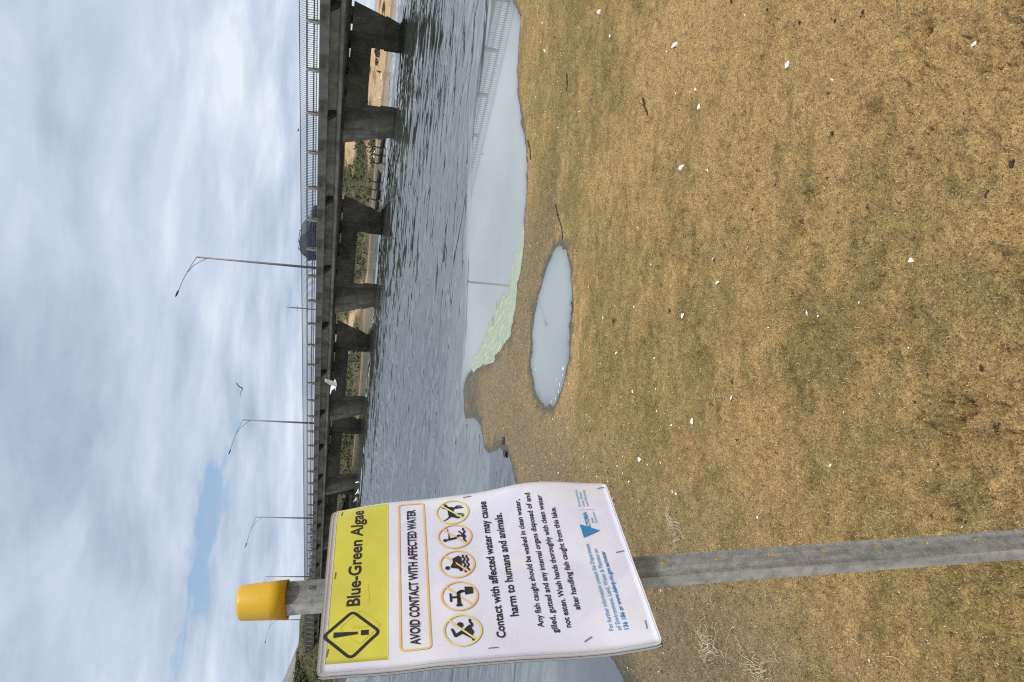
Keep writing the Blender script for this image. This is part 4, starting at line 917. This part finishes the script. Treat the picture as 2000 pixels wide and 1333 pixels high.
# local: x along the sign's width, y towards the reader, z up the post; outer corner faces the camera
LA, LB, TH = 0.041, 0.017, 0.0035
def build_post():
    holes = []; bm = bmesh.new()
    zs, xs = [0.0], [-0.012, 0.010, 0.018, 0.024]
    hole_z = [PL - 0.66 - 0.0 + 0.0]
    # the perforated leg: a grid of quads with the hole cells left open, then given thickness
    X = [-LA * 0.42, LA * 0.16, LA * 0.32, LA * 0.58]; z = 0.05; Z = [0.0]; isH = []
    while z < PL - 0.03:
        Z += [z, z + 0.010]; z += 0.085
    Z.append(PL)
    vs = {}
    for i, zz in enumerate(Z):
        for j, xx in enumerate(X): vs[i, j] = bm.verts.new((xx, 0, zz))
    for i in range(len(Z) - 1):
        for j in range(3):
            if j == 1 and i % 2 == 1: continue
            bm.faces.new((vs[i, j], vs[i, j + 1], vs[i + 1, j + 1], vs[i + 1, j]))
    r = bmesh.ops.solidify(bm, geom=bm.faces[:], thickness=TH)
    bmesh.ops.recalc_face_normals(bm, faces=bm.faces)
    me = bpy.data.meshes.new('perforated_flange'); bm.to_mesh(me); bm.free(); me.materials.append(MAT['galv'])
    link(bpy.data.objects.new('perforated_flange', me), post)
    x0 = X[0]
    MB().add([(x0 - 0.0005, 0.001, 0), (x0 - 0.004, -LB, 0), (x0, -LB, 0), (x0 + TH, -0.002, 0), (x0 - 0.0005, 0.001, PL), (x0 - 0.004, -LB, PL), (x0, -LB, PL), (x0 + TH, -0.002, PL)],
             [(0, 1, 2, 3), (7, 6, 5, 4), (0, 4, 5, 1), (1, 5, 6, 2), (2, 6, 7, 3), (3, 7, 4, 0)]).build('side_flange', MAT['galv'], post)
    # cap: open-bottomed tapered tube, slightly squashed
    seg = 40; prof = [(0.0278, PL - 0.060), (0.0268, PL - 0.036), (0.0248, PL + 0.001), (0.0237, PL + 0.0045), (0.021, PL + 0.006), (0.0, PL + 0.0062)]
    inner = [(0.0256, PL - 0.0585), (0.0235, PL - 0.002), (0.0, PL - 0.002)]
    def ring(r_, z_): return [(0.0025 + r_ * 0.98 * math.cos(2 * math.pi * k / seg), -0.012 + r_ * 0.94 * math.sin(2 * math.pi * k / seg), z_) for k in range(seg)]
    rings = [ring(r_, z_) for r_, z_ in inner[::-1]] + [ring(r_, z_) for r_, z_ in prof]
    vs_ = [p for q in rings for p in q]; n = len(rings)
    MB().add(vs_, [(i * seg + k, i * seg + (k + 1) % seg, (i + 1) * seg + (k + 1) % seg, (i + 1) * seg + k) for i in range(n - 1) for k in range(seg)]).build('cap', MAT['cap'], post, True)
build_post()

# ------------------------------------------------------------------ litter on the beach
shellm = plain('shell_white', (0.70, 0.68, 0.62), 0.5, 0, 0.25, 3.0, rnd=0.25)
def shell_mesh(seed, asp):
    g = np.random.default_rng(seed); vs, fs = [(0, -0.5, 0.02)], []; A, B = 15, 6
    for i in range(1, B + 1):
        t = i / B
        for k in range(A):
            a = math.pi * (0.08 + 0.84 * k / (A - 1)); r_ = t * (1 + 0.03 * (k % 2)); x = -math.cos(a) * r_ * asp * 0.62; y = -0.5 + math.sin(a) * r_
            h = 0.36 * math.sin(math.pi * min(1, (1 - abs(y - -0.1) / 0.75))) if False else 0.34 * (1 - t ** 2) ** 0.6 * math.sin(a) ** 0.5 + 0.02 * (k % 2)
            vs.append((x, y, h + 0.01))
    for k in range(A - 1): fs.append((0, 1 + k, 2 + k))
    for i in range(B - 1):
        for k in range(A - 1): a = 1 + i * A + k; fs.append((a, a + A, a + A + 1, a + 1))
    mb = MB().add(vs, fs); me = mb.mesh('shell', shellm, True); return me
shells = [shell_mesh(i, 1.0 + 0.25 * i) for i in range(3)]
SH_PX = [(1172, 24, 10), (1194, 24, 6), (1321, 88, 14), (1392, 88, 7), (1539, 127, 14), (1627, 157, 11), (1319, 183, 10), (1359, 175, 6), (1366, 209, 10), (1302, 101, 6), (1905, 87, 11), (1331, 328, 11), (1463, 485, 10), (1397, 507, 13), (1402, 553, 14), (1782, 508, 14),
         (1333, 617, 12), (1576, 612, 9), (1602, 618, 7), (1680, 590, 9), (1180, 622, 11), (1355, 823, 13), (1312, 831, 10), (1250, 898, 12), (1430, 778, 12), (1320, 965, 9), (1623, 910, 11), (1542, 905, 6), (1230, 940, 8), (1156, 195, 11), (1191, 70, 8), (1383, 333, 5), (1369, 362, 5),
         (1272, 517, 6), (1340, 463, 5), (1775, 680, 6), (1649, 806, 5), (1720, 770, 5), (1480, 1010, 7), (1237, 765, 8), (1205, 690, 7), (1120, 350, 7), (1245, 445, 6), (1090, 250, 6), (1065, 100, 7), (1082, 330, 6), (1150, 560, 6), (1275, 700, 6), (1240, 600, 5), (1290, 905, 5),
         (1060, 45, 6), (1105, 130, 6), (1130, 300, 5), (1210, 150, 5), (1500, 640, 5), (1560, 930, 5), (1750, 120, 4), (1455, 30, 5), (1820, 610, 5), (1700, 1290, 7), (1530, 1200, 7), (1880, 1030, 5)]
g = np.random.default_rng(8)
for i, (x, y, s) in enumerate(SH_PX):
    P = onground(x, y); dpt = (P - CAM) @ fw; sz = s * dpt / F * 0.95
    zz = float(gz(P[:1], P[1:2])[0])
    o = inst('shell', shells[i % 3], None, (P[0], P[1], zz + 0.02 * sz), (g.normal(0, .38), g.normal(0, .38), g.uniform(0, 6.3)), (sz * g.uniform(.6, 1.05), sz * g.uniform(0.55, 1.0), sz * g.uniform(.5, 1)))
    wd_ = float(land_dist(P[:1], P[1:2])[0][0])
    z_ = ('close to the water', 'close to the water') if wd_ < 1.3 else (('on the olive mat in mid beach', 'in mid beach') if wd_ < 3.2 else ('on the bare tan sand well away from the water', 'on the bare tan sand'))
    big_ = 'palm-wide' if False else ('large' if s >= 12 else 'small'); tag(o, f'{big_} bleached white shell lying {z_[0]}', 'shell', f'{big_} white shells {z_[1]}')
weedm = plain('dark_weed', (0.055, 0.045, 0.033), 0.9, 0, 0.6, 40, 0.0, 0.15, rnd=0.45)
def clump_mesh(seed):
    """a few crumpled shards and stalks heaped together"""
    g = np.random.default_rng(seed); mb = MB()
    for k in range(9):
        c = g.normal(0, 0.22, 3) * [1, 1, 0.25] + [0, 0, 0.12]; a = g.uniform(0, math.pi); L, W, H = g.uniform(.12, .42), g.uniform(.06, .2), g.uniform(.05, .2)
        ca, sa = math.cos(a), math.sin(a); vs = []
        for (p, q, r_) in ((-1, -1, -1), (1, -1, -1), (1, 1, -1), (-1, 1, -1), (-1, -1, 1), (1, -1, 1), (1, 1, 1), (-1, 1, 1)):
            j = g.uniform(.45, 1.2, 3); x, y, z = p * L * j[0], q * W * j[1], r_ * H * j[2]; vs.append((c[0] + x * ca - y * sa, c[1] + x * sa + y * ca, max(c[2] + z, -0.05)))
        mb.add(vs, [(3, 2, 1, 0), (4, 5, 6, 7), (0, 1, 5, 4), (1, 2, 6, 5), (2, 3, 7, 6), (3, 0, 4, 7)])
    for k in range(4):
        a = g.uniform(0, 6.28); mb.tube([(0, 0, .1), (.4 * math.cos(a), .4 * math.sin(a), .2), (.75 * math.cos(a + .4), .75 * math.sin(a + .4), .05)], [.05, .04, .02], 4)
    return mb.mesh('weed_clump', weedm)
clumps = [clump_mesh(s) for s in (3, 7, 12, 19)]
CL_PX = [(1688, 25, 18), (1632, 40, 12), (1565, 45, 10), (1618, 186, 12), (1628, 262, 13), (1620, 348, 9), (1690, 467, 10), (1670, 515, 13), (1310, 607, 14), (1085, 73, 7), (1920, 720, 13), (1952, 832, 18), (1835, 908, 9), (1856, 902, 12), (1978, 320, 20), (1930, 380, 16), (1885, 220, 11),
         (1700, 405, 12), (1432, 747, 12), (1628, 780, 10), (1755, 895, 0), (1471, 410, 9), (1457, 433, 8), (1892, 258, 9), (1506, 235, 9), (1550, 250, 10), (1503, 20, 8), (1430, 5, 11), (1200, 628, 12), (1487, 472, 7), (1515, 362, 9), (1972, 682, 14), (1814, 732, 9), (1786, 785, 9), (1562, 1250, 12), (1892, 1020, 11), (1817, 1008, 12), (1868, 920, 7),
         (1560, 1140, 10), (1745, 990, 7), (1680, 1000, 7), (1355, 1000, 8), (1440, 860, 8)]
for i, (x, y, s) in enumerate(CL_PX):
    if not s: continue
    P = onground(x, y); dpt = (P - CAM) @ fw; sz = s * dpt / F * 1.0; zz = float(gz(P[:1], P[1:2])[0])
    o = inst('weed_clump', clumps[i % 4], None, (P[0], P[1], zz), (0, 0, g.uniform(0, 6.3)), (sz * g.uniform(0.6, 1.1), sz * .7, sz * 0.5))
    wd_ = float(land_dist(P[:1], P[1:2])[0][0]); z_ = 'olive mat nearer the water' if wd_ < 3.0 else 'bare tan sand away from the water'
    big_ = 'knotted' if s >= 12 else 'tiny'; tag(o, f'{big_} dark clump of dried weed lying on the {z_}', 'weed', f'{big_} weed clumps on the {z_}')
strawm = plain('pale_straw', (0.62, 0.55, 0.38), 0.7, 0, 0.2, 30); twigm = plain('dark_twig', (0.05, 0.038, 0.028), 0.8, 0, 0.3, 30)
def strand(mb, P0, ang, L, rad, curl, n=9, lift=0.006):
    pts = []; x, y = P0[0], P0[1]
    for i in range(n):
        pts.append((x, y)); ang += curl * (0.6 + 0.8 * random.random()); x += L / n * math.cos(ang); y += L / n * math.sin(ang)
    q = np.array(pts); z = gz(q[:, 0], q[:, 1]) + rad + lift * np.array([random.random() for _ in range(n)])
    mb.tube([(a, b, c) for (a, b), c in zip(pts, z)], [rad * (1 - 0.5 * i / n) for i in range(n)], 5); return mb
for (x, y, L, a, c) in [(1390, 1180, .05, 1.2, .3), (1420, 1283, .13, 1.4, .05), (1424, 1300, .1, 1.0, -.2), (1400, 1190, .14, .9, .05), (1440, 1225, .16, 2.0, .12), (1525, 1295, .09, 1.5, -.1), (1617, 1175, .06, .2, .3), (1680, 1260, .07, 1.1, .05), (1765, 1300, .09, 1.2, .1), (1360, 1168, .06, .4, .25), (1190, 655, .14, 1.5, .05),
                        (1276, 505, .1, .3, .15), (1390, 600, .10, 1.3, .1), (1264, 372, .09, .8, .15), (1567, 716, .05, .5, .2), (1400, 795, .10, .2, .02), (1294, 985, .08, .2, .1)]:
    P = onground(x, y); o = strand(MB(), P, a, L, 0.0014, c).build('dry_straw', strawm, None, True); tag(o, 'thin pale dry straw curling on the beach', 'straw', 'dry straws on the beach')
def tangle(px, n, spread, label):
    P = onground(*px); mb = MB()
    for k in range(n):
        q = (P[0] + random.gauss(0, spread), P[1] + random.gauss(0, spread * 1.6)); strand(mb, q, random.uniform(0.7, 2.4), random.uniform(.06, .2), 0.0012, random.uniform(-.25, .25), 9, 0.03)
    tag(mb.build('dry_grass_tangle', strawm, None, True), label, 'dry grass')
tangle((1395, 1262), 26, 0.03, 'loose tangle of pale dry grass roots below the sign on the olive mat')
tangle((1490, 1312), 20, 0.04, 'flattened tangle of whitish dry grass beside the dark weed streak')
tangle((1330, 1035), 16, 0.025, 'small wispy tuft of dry grass between the sign post and the water')
for (pts, w, lb) in [([(1086, 400), (1092, 425), (1098, 445), (1100, 468)], .008, 'dark crooked twig lying at the tip of the puddle'), ([(1032, 275), (1036, 290), (1037, 312)], .009, 'short dark twig at the edge of the calm inlet'), ([(1258, 193), (1263, 210), (1268, 226)], .007, 'dark broken twig on the olive mat away from the water'),
                     ([(1108, 145), (1110, 165), (1107, 178)], .006, 'thin dark twig near the corner of the inlet'), ([(1116, 590), (1120, 605), (1117, 615)], .005, 'small brown twig beside the puddle edge')]:
    P = [onground(*q) for q in pts]; P = [(p[0], p[1], float(gz(p[:1], p[1:2])[0]) + w * 0.6) for p in P]
    mb = MB().tube(P, [w, w * .8, w * .7, w * .4][:len(P)], 6); b = np.array(P[1]); mb.tube([b, b + [0.05, 0.06, 0.02]], [w * .6, w * .2], 5)
    tag(mb.build('twig', twigm, None, True), lb, 'twig')
mussel_me = shells[1].copy(); mussel_me.materials[0] = plain('mussel_dark', (0.035, 0.028, 0.026), 0.5)
for (x, y, lb) in [(985, 862, 'dark brown open mussel shell on the sand spit'), (988, 887, 'black mussel shell at the water edge of the sand spit')]:
    P = onground(x, y); o = inst('mussel_shell', mussel_me, None, (P[0], P[1], P[2] + 0.004), (0.2, 0.1, 1.2 if x == 985 else 2.4), (0.055, 0.11, 0.09)); tag(o, lb, 'shell')
# white flecks of foam in the puddle and inlet
foamm = flat('foam_white', (0.78, 0.79, 0.76), 0.6)
for i, (x, y, s) in enumerate([(1100, 720, 9), (1099, 733, 6), (1093, 752, 6), (1091, 766, 6), (1086, 778, 5), (1077, 785, 5), (1088, 741, 4), (1046, 722, 4), (977, 545, 4), (978, 497, 3), (1003, 488, 4)]):
    P = onz(x, y); sz = s * ((P - CAM) @ fw) / F; o = inst('foam_fleck', clumps[i % 4], None, (P[0], P[1], 0.001), (0, 0, i), (sz * 0.9, sz * 1.3, sz * .2))
    o.data = o.data.copy() if i < 4 else bpy.data.meshes['foam_fleck%d' % (i % 4)]
    if i < 4: o.data.name = 'foam_fleck%d' % i; o.data.materials[0] = foamm
    tag(o, 'white fleck of foam floating near the edge of still water', 'foam', 'foam flecks on the still water')
# fibres and flakes of the dried mat, dark ones also painting pit shade: uncountable
def build_fibres():
    g = np.random.default_rng(21); n = 60000
    rr = np.exp(g.uniform(math.log(1.5), math.log(9.5), n)); th = g.uniform(R(-33), R(38), n); X, Y = rr * np.sin(th), rr * np.cos(th)
    d, dl, dp = land_dist(X, Y); k = np.minimum(dl, dp) > 0.06; X, Y, rr = X[k], Y[k], rr[k]; n = len(X)
    Z = gz(X, Y) + 0.001; a = g.uniform(0, math.pi, n); L = g.uniform(.0010, .0027, n) * (0.6 + rr * 0.25); W = L * g.uniform(.15, .45, n); t = g.uniform(.0, .006, n)
    nearw = (dl[k] < 3.0) & (rr > 3.6); fl = nearw & (g.random(n) < 0.16 * sstep(3.4, 5.2, rr) * (1 - sstep(0.8, 2.6, dl[k]))); L = np.where(fl, g.uniform(.003, .008, n), L); W = np.where(fl, L * g.uniform(.3, .8, n), W)
    ca, sa = np.cos(a), np.sin(a); V = np.zeros((n, 4, 3))
    for j, (p, q) in enumerate(((-1, -1), (1, -1), (1, 1), (-1, 1))):
        V[:, j, 0] = X + p * L * ca - q * W * sa; V[:, j, 1] = Y + p * L * sa + q * W * ca; V[:, j, 2] = Z + (p + 1) * t * 0.5 + 0.0006 * (q + 1)
    m, nn, l, p, o = newmat('mat_fibre'); at = nn.new('ShaderNodeAttribute'); at.attribute_name = 'col'; l.new(at.outputs['Color'], p.inputs['Base Color']); p.inputs['Roughness'].default_value = 0.85
    me = np_mesh('algae_fibres', V.reshape(-1, 3), np.arange(n * 4).reshape(-1, 4), m, False)
    pal = np.array([[.50, .37, .18], [.54, .42, .22], [.22, .165, .06], [.07, .052, .028], [.42, .31, .13], [.62, .57, .46]]); pick = g.choice(6, n, p=[.24, .14, .16, .28, .17, .01]); pick = np.where(fl, np.where(g.random(n) < 0.4, 5, 3), pick)
    cattr(me, 'col', np.repeat(pal[pick] * g.uniform(.8, 1.15, (n, 1)), 4, 0))
    tag(link(bpy.data.objects.new('algae_fibres', me)), 'fine fibres and flakes of the dried algae mat, with dark specks for shaded pits', 'fibres', kind='stuff')
build_fibres()
